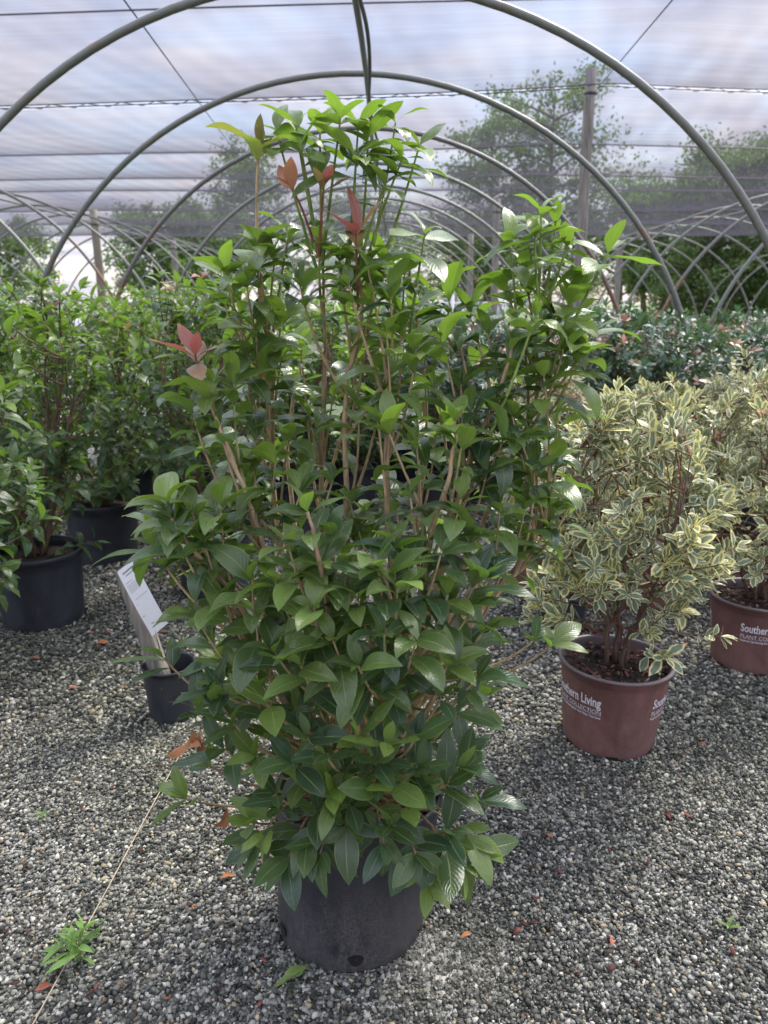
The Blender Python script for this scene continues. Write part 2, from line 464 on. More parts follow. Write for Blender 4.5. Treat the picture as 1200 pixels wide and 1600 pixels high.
def unit(v):
    v = np.asarray(v, float); return v / (np.linalg.norm(v) + 1e-9)
def perp(d):
    a = np.cross(d, (0, 0, 1.0))
    if np.linalg.norm(a) < 0.05: a = np.cross(d, (1.0, 0, 0))
    a = unit(a); return a, np.cross(d, a)
def bez(p0, p1, p2, n):
    t = np.linspace(0, 1, n)[:, None]
    return (1 - t) ** 2 * p0 + 2 * t * (1 - t) * p1 + t * t * p2
def bez3(p0, p1, p2, p3, n):
    t = np.linspace(0, 1, n)[:, None]
    return (1 - t) ** 3 * p0 + 3 * t * (1 - t) ** 2 * p1 + 3 * t * t * (1 - t) * p2 + t ** 3 * p3
def walk(P, s_from_end):
    """point and direction on polyline P at a distance back from its end"""
    d = np.linalg.norm(np.diff(P, axis=0), axis=1)
    c = np.concatenate([[0], np.cumsum(d)]); s = max(0, c[-1] - s_from_end)
    i = min(np.searchsorted(c, s, 'right') - 1, len(d) - 1); i = max(i, 0)
    f = (s - c[i]) / (d[i] + 1e-9)
    return P[i] + (P[i + 1] - P[i]) * f, unit(P[i + 1] - P[i]), c[-1]

def dress(LV, rng, path, npairs, gap, Lf, asp=0.40, spread=0.95, curl=(0.5, 1.4), age=0.3, red=0.0, whorl=0, tipn=2, lowdroop=0.0, wave=0.12, fold=(0.15, 0.55), bare=0.0, lift=0.05):
    """opposite pairs of leaves down a shoot from its tip; the youngest, steepest ones last"""
    az = rng.uniform(0, math.pi)
    s = 0.0
    for i in range(npairs):
        Pn, d, tot = walk(path, s)
        if s > tot * 0.97: break
        a, b = perp(d)
        up = 1 - min(1, i / max(1.0, tipn))
        sp = spread * (1 - 0.50 * up) + lowdroop * (i / npairs)
        m = whorl if whorl else 2
        for k in range(m):
            if i > 1 and rng.random() < 0.10 + bare: continue
            th = az + k * 2 * math.pi / m + rng.normal(0, 0.18)
            rad = math.cos(th) * a + math.sin(th) * b
            e = sp + rng.normal(0, 0.16)
            T = math.cos(e) * d + math.sin(e) * rad
            # petioles turn the blades towards the light
            up_v = np.array([0, 0, 1.0]) * 0.75 + d * math.sin(e) * 0.8 + rng.normal(0, 0.22, 3)
            T = unit(T + np.array([0, 0, lift]))
            ln = Lf * (0.62 + 0.38 * min(1, (i + 1) / 2.0)) * rng.uniform(0.66, 1.15)
            if whorl == 0 and i == 0: ln *= rng.uniform(0.75, 1.05)
            yg = np.clip(age * (1.25 - i * 0.22) + rng.normal(0, 0.10), 0, 1)
            if whorl == 0 and rng.random() < 0.12: ln *= 0.62
            LV.add(Pn, T, up_v, ln, ln * asp * rng.uniform(0.88, 1.12), rng.uniform(*curl), rng.uniform(*fold), wave * rng.uniform(0.3, 1.3),
                   (yg, rng.random(), np.clip(red * (1.2 - 0.4 * i) * rng.uniform(0.6, 1.1), 0, 1)))
        az += math.pi / 2 if not whorl else 0.6
        s += gap * rng.uniform(0.75, 1.3) * (0.35 if i == 0 else 1)
    return

# ------------------------------------------------------------------ pots
def pot_profile(R0, R1, H, wall=0.004, lip=0.010, lip_h=0.028, band=True):
    pr = [(0.001, 0.004), (R0 - 0.015, 0.004), (R0 - 0.004, 0.0), (R0, 0.008)]
    for t in np.linspace(0.1, 1, 8): pr.append((R0 + (R1 - R0) * t * 0.97, 0.008 + (H - lip_h - 0.008) * t))
    if band:
        z = H - lip_h - 0.014; r = R0 + (R1 - R0) * 0.94
        pr = pr[:-1] + [(r, z - 0.003), (r + 0.003, z), (r + 0.003, z + 0.012)]
    pr += [(R1 + lip * 0.3, H - lip_h), (R1 + lip * 0.9, H - lip_h + 0.003), (R1 + lip, H - 0.006), (R1 + lip * 0.75, H - 0.001), (R1 + lip * 0.3, H), (R1 - wall, H - 0.003)]
    pr += [(R1 - wall * 1.5, H - lip_h), (R0 + (R1 - R0) * 0.7 - wall, H * 0.7), (R0 + (R1 - R0) * 0.5 - wall, H * 0.5)]
    return pr
def text_mesh(txt, size, sx=1.0, offset=0.0):
    cu = bpy.data.curves.new('lettering', 'FONT')
    cu.body = txt; cu.size = size; cu.align_x = 'LEFT'; cu.offset = offset; cu.resolution_u = 3
    o = bpy.data.objects.new('lettering', cu); COL.objects.link(o)
    dg = bpy.context.evaluated_depsgraph_get()
    me = o.evaluated_get(dg).to_mesh()
    V = np.array([v.co[:] for v in me.vertices]); me.calc_loop_triangles()
    F = np.array([t.vertices[:] for t in me.loop_triangles])
    o.evaluated_get(dg).to_mesh_clear()
    bpy.data.objects.remove(o); bpy.data.curves.remove(cu)
    V[:, 0] *= sx
    return V, F
def wrap(mb, V, F, ang0, z0, rad, lift=0.0009):
    """lay flat lettering round a pot: x becomes arc, y becomes height"""
    r = rad(z0 + V[:, 1]) + lift
    a = ang0 + V[:, 0] / rad(z0)
    mb.add(np.stack([r * np.cos(a), r * np.sin(a), z0 + V[:, 1]], 1), F3=F)

def serif_text(txt, size, sx, offset):
    """bold condensed lettering with small slab serifs on the upright strokes"""
    V, F = text_mesh(txt, size, sx, offset)
    y0 = -offset
    bx = np.sort(V[np.abs(V[:, 1] - y0) < 2e-5, 0])
    cl = []
    for x in bx:
        if cl and x - cl[-1][1] < 0.0042: cl[-1][1] = x
        else: cl.append([x, x])
    VV, FF, n = [V], [F], len(V)
    for a, b in cl:
        if 0.0012 < b - a < 0.009:
            e = 0.0016
            VV.append(np.array([[a - e, y0, 0], [b + e, y0, 0], [b + e, y0 + 0.0022, 0], [a - e, y0 + 0.0022, 0]]))
            FF.append(np.array([[n, n + 1, n + 2], [n, n + 2, n + 3]])); n += 4
    return np.concatenate(VV), np.concatenate(FF)

TX = None
def pot_lettering(parent, R0, R1, H, angs, name='lettering'):
    global TX
    if TX is None:
        a = serif_text('Southern Living', 0.049, 0.64, 0.0011)
        w = a[0][:, 0].max()
        b = text_mesh('PLANT COLLECTION', 0.022, 1.0, 0.0)
        b[0][:, 0] *= w * 0.99 / b[0][:, 0].max()
        c = text_mesh('Inspired Gardening for the Way You Live', 0.0125, 1.0, 0.0003)
        c[0][:, 0] *= w * 0.98 / c[0][:, 0].max()
        TX = (a, b, c, w)
    a, b, c, w = TX
    rad = lambda z: R0 + (R1 - R0) * 0.97 * (z / (H - 0.03))
    for ac in angs:
        mb = MB()
        st = ac - w / 2 / rad(0.2)
        k = H / 0.30
        wrap(mb, a[0], a[1], st, 0.192 * k, rad)
        wrap(mb, b[0], b[1], st, 0.165 * k, rad)
        # thin rule under the middle line
        x = np.linspace(0, w, 24); ln = np.concatenate([np.stack([x, 0 * x - 0.0028, 0 * x], 1), np.stack([x, 0 * x - 0.0018, 0 * x], 1)])
        f = [(i, i + 1, 25 + i) for i in range(23)] + [(i, 25 + i, 24 + i) for i in range(23)]
        wrap(mb, ln, np.array(f), st, 0.165 * k, rad)
        wrap(mb, c[0], c[1], st, 0.149 * k, rad)
        mb.build('lettering', M['print'], parent)

def soil_part(parent, R, z, rng, chips=0, chip_cols=None):
    n = 40; mb = MB(); prof = []
    V = [[0, 0, z + 0.012]]; F3 = []; F4 = []
    rings = 7
    for r in range(1, rings + 1):
        for a in range(n):
            th = a / n * 2 * math.pi
            rr = R * r / rings
            V.append([rr * math.cos(th), rr * math.sin(th), z + 0.012 * math.cos(r / rings * 1.6) + rng.normal(0, 0.004) * (r < rings)])
    for a in range(n): F3.append((0, 1 + a, 1 + (a + 1) % n))
    for r in range(rings - 1):
        for a in range(n):
            F4.append((1 + r * n + a, 1 + (r + 1) * n + a, 1 + (r + 1) * n + (a + 1) % n, 1 + r * n + (a + 1) % n))
    mb.add(V, F4, F3); mb.build('soil', M['soil'], parent, smooth=True)
    if chips:
        cb_ = MB()
        for i in range(chips):
            r = R * 0.96 * math.sqrt(rng.random()); th = rng.uniform(0, 6.283)
            c = chip_cols[rng.integers(len(chip_cols))]
            chip(cb_, (r * math.cos(th), r * math.sin(th), z + 0.012 + rng.uniform(0, 0.012)), rng, rng.uniform(0.012, 0.032), c)
        cb_.build('mulch', M['chips'], parent, col=True, kind='stuff')
def chip(mb, p, rng, s, c, flat=0.5):
    Mx = Matrix.Translation(p) @ Matrix.Rotation(rng.uniform(0, 6.28), 4, 'Z') @ Matrix.Rotation(rng.normal(0, flat), 4, 'X') @ Matrix.Rotation(rng.normal(0, flat * 0.7), 4, 'Y')
    w = s * rng.uniform(0.25, 0.5); h = s * 0.07
    k = rng.uniform(0.6, 1.2)
    V = np.array([[-s / 2, -w * .3, 0], [-s * .2, -w / 2, 0], [s * .3, -w * .45, 0], [s / 2, 0, 0], [s * .25, w * .5, 0], [-s * .3, w * .4, 0]])
    V = V * (1 + rng.normal(0, 0.12, V.shape)); V[:, 2] = rng.normal(0, h * 0.5, 6)
    V2 = V + np.array([0, 0, h])
    A = np.concatenate([V, V2]); A = np.array([list(Mx @ Vector(v)) for v in A])
    F3 = [(0, 2, 1), (0, 3, 2), (0, 4, 3), (0, 5, 4), (6, 7, 8), (6, 8, 9), (6, 9, 10), (6, 10, 11)]
    F4 = [(i, (i + 1) % 6, 6 + (i + 1) % 6, 6 + i) for i in range(6)]
    mb.add(A, F4, F3, c=(c[0] * k, c[1] * k, c[2] * k, 1))

# ------------------------------------------------------------------ a potted sweet olive shrub for the rows (prototype builder)
def make_row_shrub(seed, H=1.35, R=0.42, npot=(0.185, 0.205, 0.36), leaf_len=0.088, ntips=120, kind='olive'):
    rng = np.random.default_rng(seed)
    root = empty('potted_shrub')
    R0, R1, PH = npot
    mb = MB(); mb.lathe(pot_profile(R0, R1, PH), 48)
    mb.build('pot', M['pot_clean'], root, smooth=True)
    soil_part(root, R1 - 0.006, PH - 0.05, rng)
    z0 = PH - 0.05
    ST = MB(); LV = Leaves()
    mains = []
    nm = 7
    for i in range(nm):
        th = i / nm * 6.28 + rng.normal(0, 0.3); rr = R * rng.uniform(0.3, 0.75); hh = H * rng.uniform(0.65, 0.98)
        p0 = np.array([0.03 * math.cos(th), 0.03 * math.sin(th), z0])
        p3 = np.array([rr * math.cos(th), rr * math.sin(th), z0 + hh])
        p1 = p0 + np.array([rr * 0.25 * math.cos(th), rr * .25 * math.sin(th), hh * 0.25])
        p2 = p0 + np.array([rr * 0.95 * math.cos(th + .3), rr * .95 * math.sin(th + .3), hh * 0.6])
        P = bez3(p0, p1, p2, p3, 14); P[1:-1] += rng.normal(0, 0.008, (12, 3))
        mains.append(P)
        ST.tube(P, np.linspace(0.013, 0.003, 14), 5, c=(0.3, 0, 0, 1))
        dress(LV, rng, P, 6, 0.03, leaf_len, age=0.7)
    allp = np.concatenate(mains)
    for i in range(ntips):
        f = rng.random() ** 0.8
        z = z0 + 0.08 + (H - 0.08) * f
        # widest in the upper middle, closing to the top
        prof = R * (0.62 + 0.42 * math.sin(min(1, (z - z0) / H * 1.05) * math.pi)) * (1.0 if f < 0.8 else 1.0 - (f - 0.8) * 1.5)
        r = prof * math.sqrt(rng.uniform(0.15, 1.0)); th = rng.uniform(0, 6.28)
        tip = np.array([r * math.cos(th), r * math.sin(th), z + rng.normal(0, 0.03)])
        back = rng.uniform(0.18, 0.4)
        cand = allp[(allp[:, 2] < tip[2] - back * 0.35)]
        if not len(cand): cand = allp[:6]
        d = np.linalg.norm((cand - tip) * np.array([1, 1, 0.6]), axis=1)
        b0 = cand[np.argmin(np.abs(d - back * 0.8))]
        out = unit([tip[0], tip[1], 0.001])
        mid = (b0 * 0.45 + tip * 0.55) + out * 0.05 * (1 if f > 0.3 else 0.6) + np.array([0, 0, -0.04 if f > .25 else 0.03])
        P = bez(b0, mid, tip, 8)
        ST.tube(P, np.linspace(0.0045, 0.0018, 8), 4, cap=False, c=(rng.uniform(0.4, 1), 0.2 * (rng.random() < .3), 0, 1))
        top = f > 0.62  # upper shoots get young leaf colour, raised further to paint in light from above
        dress(LV, rng, P, int(rng.integers(5, 9)), 0.028, leaf_len * rng.uniform(0.85, 1.1), age=(1.0 if top else 0.35) * rng.uniform(0.4, 1.2), red=(0.9 if (f > 0.8 and rng.random() < 0.09) else 0), lowdroop=0.3, bare=0.02)
    ST.build('stems', M['stem_dark'], root, smooth=True, col=True)
    LV.build('foliage', M['leaf_far'], root, nl=4, nw=2, p=0.85)
    return root

def make_small_shrub(seed, H, R, kind, pot, ntips=150, leaf_len=0.055, angs=None, zst=0.05, pink=0.05):
    """variegated or dark shrub with narrow whorled leaves in a nursery pot"""
    rng = np.random.default_rng(seed)
    root = empty('potted_shrub')
    R0, R1, PH = pot
    brown = kind == 'var'
    mb = MB(); pr = pot_profile(R0, R1, PH, lip_h=0.012)
    k = next(i for i, q in enumerate(pr) if q[1] >= PH - 0.0125)
    if angs is not None:
        mb.lathe(pr[:k + 1], 64); pt = mb.build('pot', M['pot_brown'], root, smooth=True)
        mb = MB(); mb.lathe(pr[k:], 64); mb.build('rim', M['rim_grey'], root, smooth=True)
        pot_lettering(pt, R0, R1, PH, angs)
        # feet notches round the base
        for a in np.arange(6) * math.pi / 3 + 0.35:
            mb = MB(); x = np.linspace(a - 0.13, a + 0.13, 8)
            V = [[(R0 + 0.0015) * math.cos(t), (R0 + 0.0015) * math.sin(t), zz_] for zz_ in (0.001, 0.014) for t in x]
            mb.add(V, [(i, i + 1, 9 + i, 8 + i) for i in range(7)]); mb.build('drain_notch', M['hole'], pt)
    else:
        mb.lathe(pr, 40); mb.build('pot', M['pot_clean'], root, smooth=True)
    soil_part(root, R1 - 0.006, PH - 0.045, rng, chips=260 if angs is not None else 0,
              chip_cols=[(0.10, 0.04, 0.03), (0.05, 0.025, 0.02), (0.16, 0.08, 0.06), (0.28, 0.10, 0.08), (0.03, 0.018, 0.015), (0.22, 0.15, 0.12)])
    z0 = PH - 0.045
    ST = MB(); LV = Leaves(); mains = []
    for i in range(5):
        th = i / 5 * 6.28 + rng.normal(0, 0.3); rr = R * rng.uniform(0.4, 0.7); hh = H * rng.uniform(0.6, 0.95)
        p0 = np.array([0.035 * math.cos(th), 0.035 * math.sin(th), z0])
        p3 = np.array([rr * math.cos(th), rr * math.sin(th), z0 + hh])
        P = bez3(p0, p0 + np.array([0, 0, hh * 0.3]), p3 * np.array([0.9, 0.9, 0.6]), p3, 12); P[1:-1] += rng.normal(0, 0.008, (10, 3))
        mains.append(P); ST.tube(P, np.linspace(0.013 if i < 2 else 0.008, 0.002, 12), 6, c=(0.2, 0, 0, 1))
    allp = np.concatenate(mains)
    for i in range(ntips):
        z = z0 + zst + (H - zst) * rng.random() ** 0.85
        f = (z - z0) / H
        prof = R * math.sqrt(max(0.05, 1 - ((f - 0.42) / 0.62) ** 2))
        r = prof * rng.uniform(0.25, 1.0) ** 0.6; th = rng.uniform(0, 6.28)
        z = max(z, z0 + zst + 0.16 * (1 - r / R))
        tip = np.array([r * math.cos(th), r * math.sin(th), z])
        if rng.random() < 0.06: tip[2] += rng.uniform(0.05, 0.15)
        back = rng.uniform(0.12, 0.3)
        cand = allp[(allp[:, 2] < tip[2] - 0.02)]
        if not len(cand): cand = allp[:6]
        d = np.linalg.norm((cand - tip), axis=1)
        b0 = cand[np.argmin(np.abs(d - back))]
        P = bez(b0, b0 * 0.5 + tip * 0.5 + np.array([0, 0, -0.02]), tip, 6)
        pk = rng.random() < pink and f > 0.7
        ST.tube(P, np.linspace(0.003, 0.0014, 6), 4, cap=False, c=(0.6, 0.5 if pk else 0, 0.7 * (rng.random() < .4), 1))
        if kind == 'var':
            dress(LV, rng, P, int(rng.integers(4, 8)), 0.026, leaf_len * rng.uniform(0.75, 1.2), asp=0.40, spread=1.0, curl=(-0.3, 0.8), age=rng.random(), red=0.95 if pk else 0, whorl=3, tipn=1.5, wave=0.1, fold=(0.05, 0.5), bare=0.05)
        elif kind == 'lime':
            dress(LV, rng, P, int(rng.integers(4, 8)), 0.02, leaf_len * rng.uniform(0.8, 1.15), asp=0.5, spread=1.0, age=rng.random(), whorl=3, tipn=1.5)
        else:
            dress(LV, rng, P, int(rng.integers(4, 8)), 0.02, leaf_len * rng.uniform(0.8, 1.15), asp=0.34, spread=1.2, curl=(-0.1, 0.8), age=0.15, red=1.0 if pk else 0, whorl=4, tipn=1.5, fold=(0.05, 0.4), bare=0.05)
    ST.build('stems', M['stem_dark'], root, smooth=True, col=True)
    LV.build('foliage', {'var': M['var'], 'lime': M['leaf_lime']}.get(kind, M['leaf_pink']), root, nl=4, nw=2, p=1.15, q=0.85)
    return root

# ================================================================== SETTING
def ground_material():
    m = N('gravel_sheet'); o = m.obj()
    vo = m.n('TexVoronoi'); vo.inputs['Scale'].default_value = 68; m.l(o, vo.inputs['Vector'])
    sc = m.n('SeparateColor'); m.l(vo.outputs['Color'], sc.inputs[0])
    c = m.ramp(sc.outputs[0], [(0.0, (0.022, 0.023, 0.020)), (0.3, (0.078, 0.080, 0.070)), (0.62, (0.19, 0.19, 0.17)), (0.85, (0.37, 0.365, 0.335)), (1.0, (0.60, 0.59, 0.55))])
    n1 = m.noise(0.9, o, 4); n2 = m.noise(5, o, 4)
    moss = m.ramp(n1, [(0.42, 0.0), (0.62, 1.0)])
    c = m.mix(m.math('MULTIPLY', moss, 0.35), c, (0.06, 0.065, 0.042))
    c = m.mix(1.0, c, m.ramp(n2, [(0.3, 0.7), (0.7, 1.2)]), 'MULTIPLY')
    h = m.math('SUBTRACT', 1.0, vo.outputs['Distance'])
    # the yard turns to rough grass far behind the houses
    sp = m.n('SeparateXYZ'); m.l(o, sp.inputs[0])
    g = m.ramp(m.math('DIVIDE', m.math('ADD', sp.outputs[1], m.math('MULTIPLY', m.noise(0.3, o, 3), 4)), 100.0), [(0.27, 0.0), (0.30, 1.0)])
    grass = m.mix(m.noise(2.5, o, 5), (0.06, 0.10, 0.03), (0.16, 0.22, 0.07))
    c = m.mix(g, c, grass)
    return m.done(m.pbr(c, 0.85, 0.3, 0, m.bump(h, 0.012, 0.8)))
mb = MB()
mb.add([[-200, -20, 0], [200, -20, 0], [200, 300, 0], [-200, 300, 0]], [(0, 1, 2, 3)])
mb.build('ground', ground_material(), kind='structure')

# loose gravel: real stones over the part of the yard one stands in
def gravel():
    rng = np.random.default_rng(4)
    t = (1 + 5 ** 0.5) / 2
    ico = np.array([(-1, t, 0), (1, t, 0), (-1, -t, 0), (1, -t, 0), (0, -1, t), (0, 1, t), (0, -1, -t), (0, 1, -t), (t, 0, -1), (t, 0, 1), (-t, 0, -1), (-t, 0, 1)], float)
    ico /= np.linalg.norm(ico[0])
    fi = np.array([(0, 11, 5), (0, 5, 1), (0, 1, 7), (0, 7, 10), (0, 10, 11), (1, 5, 9), (5, 11, 4), (11, 10, 2), (10, 7, 6), (7, 1, 8), (3, 9, 4), (3, 4, 2), (3, 2, 6), (3, 6, 8), (3, 8, 9), (4, 9, 5), (2, 4, 11), (6, 2, 10), (8, 6, 7), (9, 8, 1)])
    xs = []; sz = []
    for (y0, y1, g) in ((0.72, 2.5, 0.0084), (2.5, 4.0, 0.0128), (4.0, 6.2, 0.019)):
        X, Y = np.meshgrid(np.arange(-4, 4, g), np.arange(y0, y1, g))
        X = X.ravel() + rng.uniform(-g, g, X.size) * 0.55; Y = Y.ravel() + rng.uniform(-g, g, Y.size) * 0.55
        k = (np.abs(X) < 0.56 * Y + 0.35)
        X, Y = X[k], Y[k]
        xs.append(np.stack([X, Y], 1)); sz.append(np.full(len(X), g))
    XY = np.concatenate(xs); G = np.concatenate(sz); n = len(XY)
    s = G * 0.5 * np.exp(np.clip(rng.normal(0.04, 0.34, n), -1, 0.62))
    # a trodden patch of fines right of the big pot
    fp = at_z(690, 1500); dd = np.sqrt(((XY[:, 0] - fp[0]) / 0.16) ** 2 + ((XY[:, 1] - fp[1]) / 0.12) ** 2) + rng.normal(0, 0.18, n)
    fines = np.clip(1.25 - dd, 0, 1)
    s = s * (1 - 0.5 * fines)
    V = np.repeat(ico[None], n, 0) * (1 + rng.uniform(-0.36, 0.36, (n, 12, 1)))
    V *= np.stack([s * rng.uniform(0.8, 1.5, n), s * rng.uniform(0.7, 1.1, n), s * rng.uniform(0.45, 0.85, n)], 1)[:, None, :]
    # tilt and turn
    a = rng.uniform(0, 6.283, n); b = rng.normal(0, 0.45, n)
    x, y, z = V[..., 0], V[..., 1], V[..., 2]
    cb_, sb = np.cos(b)[:, None], np.sin(b)[:, None]; ca, sa = np.cos(a)[:, None], np.sin(a)[:, None]
    x, z = x * cb_ + z * sb, -x * sb + z * cb_
    x, y = x * ca - y * sa, x * sa + y * ca
    V = np.stack([x + XY[:, 0, None], y + XY[:, 1, None], z + (s * 0.35 + rng.uniform(0, 0.005, n))[:, None]], -1)
    # stone colours: black, grey, buff and white
    base = np.array([(0.026, 0.027, 0.025), (0.055, 0.057, 0.052), (0.10, 0.102, 0.095), (0.17, 0.17, 0.155), (0.25, 0.246, 0.225), (0.38, 0.372, 0.345), (0.30, 0.25, 0.17), (0.13, 0.10, 0.07)])
    X, Y = XY[:, 0], XY[:, 1]
    def patch(sx, sy, f):
        return np.sin(X * f + sx + 1.3 * np.sin(Y * f * 0.7 + sy)) * np.sin(Y * f * 0.9 + sy + 1.1 * np.sin(X * f * 0.8 - sx))
    L = 0.55 * patch(1, 2, 2.1) + 0.35 * patch(4, 1, 5.3) + 0.22 * patch(2, 5, 11)
    pl = np.exp(-0.5 * ((np.abs(X) - 0.95) / 0.3) ** 2) * 0.35      # worn, paler strips either side of the big pot
    L = L + pl + 0.12
    P = np.stack([0.20 - 0.10 * L, 0.22 - 0.06 * L, 0.21 + 0 * L, 0.16 + 0.04 * L, 0.11 + 0.07 * L, 0.055 + 0.055 * L, 0.03 + 0 * L, 0.035 - 0.01 * L], 1)
    P = np.clip(P, 0.01, 1); P /= P.sum(1)[:, None]
    ci = (rng.random(n)[:, None] > np.cumsum(P, 1)).sum(1).clip(0, 7)
    c = base[ci] * rng.uniform(0.75, 1.3, (n, 1))
    c = c * (1 - 0.7 * fines[:, None]) + np.array([0.20, 0.185, 0.155]) * 0.7 * fines[:, None] * rng.uniform(0.6, 1.3, (n, 1))
    moss = np.clip(0.5 * patch(3, 3, 1.7) + 0.2 * patch(7, 1, 6) + 0.15, 0, 1)[:, None] * 0.55
    c = np.clip(c * np.array([1.10, 1.08, 1.01]), 0, 0.68)
    c = c * (1 - moss) + c * np.array([0.85, 0.90, 0.55]) * moss
    col = np.concatenate([np.repeat(c[:, None, :], 12, 1), np.ones((n, 12, 1))], -1).reshape(-1, 4)
    F = (fi[None] + (np.arange(n) * 12)[:, None, None]).reshape(-1, 3)
    me = np_mesh('gravel', V.reshape(-1, 3), None, F, col=col)
    m = N('gravel_stone')
    at = m.n('Attribute', attribute_name='col'); o = m.obj()
    nz = m.noise(420, o, 3)
    cc_ = m.mix(1.0, at.outputs['Color'], m.ramp(nz, [(0.3, 0.6), (0.7, 1.4)]), 'MULTIPLY')
    mat = m.done(m.pbr(cc_, 0.72, 0.35, 0, m.bump(nz, 0.0015)))
    return link('gravel', me, mat, kind='stuff')
gravel()

# ------------------------------------------------------------------ galvanised pipe
def pipe_material(name, base, rust_amt):
    m = N(name); o = m.obj()
    n1 = m.noise(3.0, o, 5, 0.6); n2 = m.noise(40, o, 4)
    c = m.mix(n2, tuple(x * 0.7 for x in base), tuple(x * 1.2 for x in base))
    sp = m.n('SeparateXYZ'); m.l(o, sp.inputs[0])
    r = m.ramp(m.math('SUBTRACT', n1, m.math('MULTIPLY', m.math('SUBTRACT', sp.outputs[2], 2.0), 0.28 * rust_amt)), [(0.60 - rust_amt * 0.15, 0.0), (0.74 - rust_amt * 0.15, 1.0)])
    c = m.mix(m.math('MULTIPLY', r, 0.8), c, m.mix(n2, (0.16, 0.07, 0.035), (0.28, 0.15, 0.08)))
    return m.done(m.pbr(c, m.math('MULTIPLY_ADD', n2, 0.25, 0.35), 0.4, 0.35, m.bump(n2, 0.0006)))
M['pipe'] = pipe_material('galvanised_pipe', (0.175, 0.18, 0.16), 0.12)
M['pipe_rust'] = pipe_material('rusty_pipe', (0.16, 0.155, 0.145), 0.9)
M['hose'] = simple('black_hose', (0.02, 0.02, 0.022), 0.5)
M['cable'] = simple('steel_cable', (0.05, 0.05, 0.055), 0.5, 0.3)
M['white_plastic'] = simple('white_plastic', (0.7, 0.7, 0.68), 0.4)
M['wood_grey'] = None

def hoop_path(R, za, foot=0.0, n=60, kink=0):
    zc = za - R
    a0 = -math.asin(min(0.99, max(-0.99, (zc - foot) / R)))
    a = np.linspace(a0, math.pi - a0, n)
    return np.stack([R * np.cos(a), 0 * a, zc + R * np.sin(a)], 1)

MAIN_D = [4.5, 6.3, 8.1, 10.1, 11.8, 13.5, 15.3, 17.1, 18.9, 20.7, 22.5, 24.3, 26.1, 27.9]
def hoop_house(x, ds, R=2.8, za=3.1, r=0.0225, label='', rusty=(), detail=False, seed=1, foot=0.0):
    rng = random.Random(seed)
    root = empty('hoop_house_frame', (x, ds[0], 0), label=label, cat='hoop house frame')
    for i, d in enumerate(ds):
        mb = MB(); P = hoop_path(R, za + rng.uniform(-0.02, 0.02), foot)
        P[:, 1] += d - ds[0]
        P[:, 0] += rng.uniform(-0.015, 0.015)
        mb.tube(P, r, 10 if d < 14 else 6)
        mb.build('hoop', M['pipe_rust'] if i in rusty else M['pipe'], root, smooth=True)
    mb = MB(); L = ds[-1] - ds[0]; y0 = -6 if detail else 0
    yy = np.linspace(y0, L, 40)
    mb.tube(np.stack([(0.09 if detail else 0) + 0.012 * np.sin(yy * 1.1), yy, za - r * 2 - 0.012 + 0 * yy], 1), r * 0.85, 8)
    mb.build('ridge_pipe', M['pipe'], root, smooth=True)
    return root
house = hoop_house(-0.3, MAIN_D, label='grey pipe hoop house frame arching over the tall potted shrub in the aisle', rusty=(2, 8), detail=True)
# irrigation line tied under the ridge, with its drop nozzle
mb = MB(); yy = np.linspace(-6, 23, 160)
mb.tube(np.stack([0.125 + 0.02 * np.sin(yy * 2.1), yy, 2.98 + 0.025 * np.sin(yy * 3.4)], 1), 0.012, 6)
mb.build('irrigation_hose', M['hose'], house)
for k, (y, dz) in enumerate(((3.0, 0.42), (8.2, 0.45), (13.5, 0.5))):
    mb = MB(); mb.tube([[0.03, y, 2.99], [0.032, y, 2.99 - dz * 0.6]], 0.006, 6)
    mb.tube([[0.032, y, 2.99 - dz * .6], [0.03, y, 2.99 - dz]], 0.012, 8)
    a = np.linspace(0, 6.283, 13)
    mb.tube(np.stack([0.03 + 0.016 * np.cos(a), y + 0 * a, 2.99 - dz - 0.022 + 0.016 * np.sin(a)], 1), 0.004, 6, cap=False)
    mb.tube([[0.012, y, 2.99 - dz - 0.042], [0.05, y, 2.99 - dz - 0.042]], 0.007, 6)
    mb.build('sprinkler_nozzle', M['white_plastic'] if k == 1 else M['hose'], house, smooth=True)

hoop_house(6.3, [5.6 + 1.8 * i for i in range(13)], label='neighbouring grey hoop house frame just right of the aisle', rusty=(3,), seed=5)
hoop_house(13.6, [12 + 1.8 * i for i in range(10)], label='farther hoop house frame second to the right beside the woods', seed=8)
hoop_house(-6.6, [4.2 + 1.8 * i for i in range(14)], za=3.2, label='neighbouring grey hoop house frame just left of the aisle', rusty=(1, 4), seed=11)
hoop_house(-12.9, [9 + 1.8 * i for i in range(10)], za=3.1, label='farther hoop house frame second to the left by the open sky', seed=12)

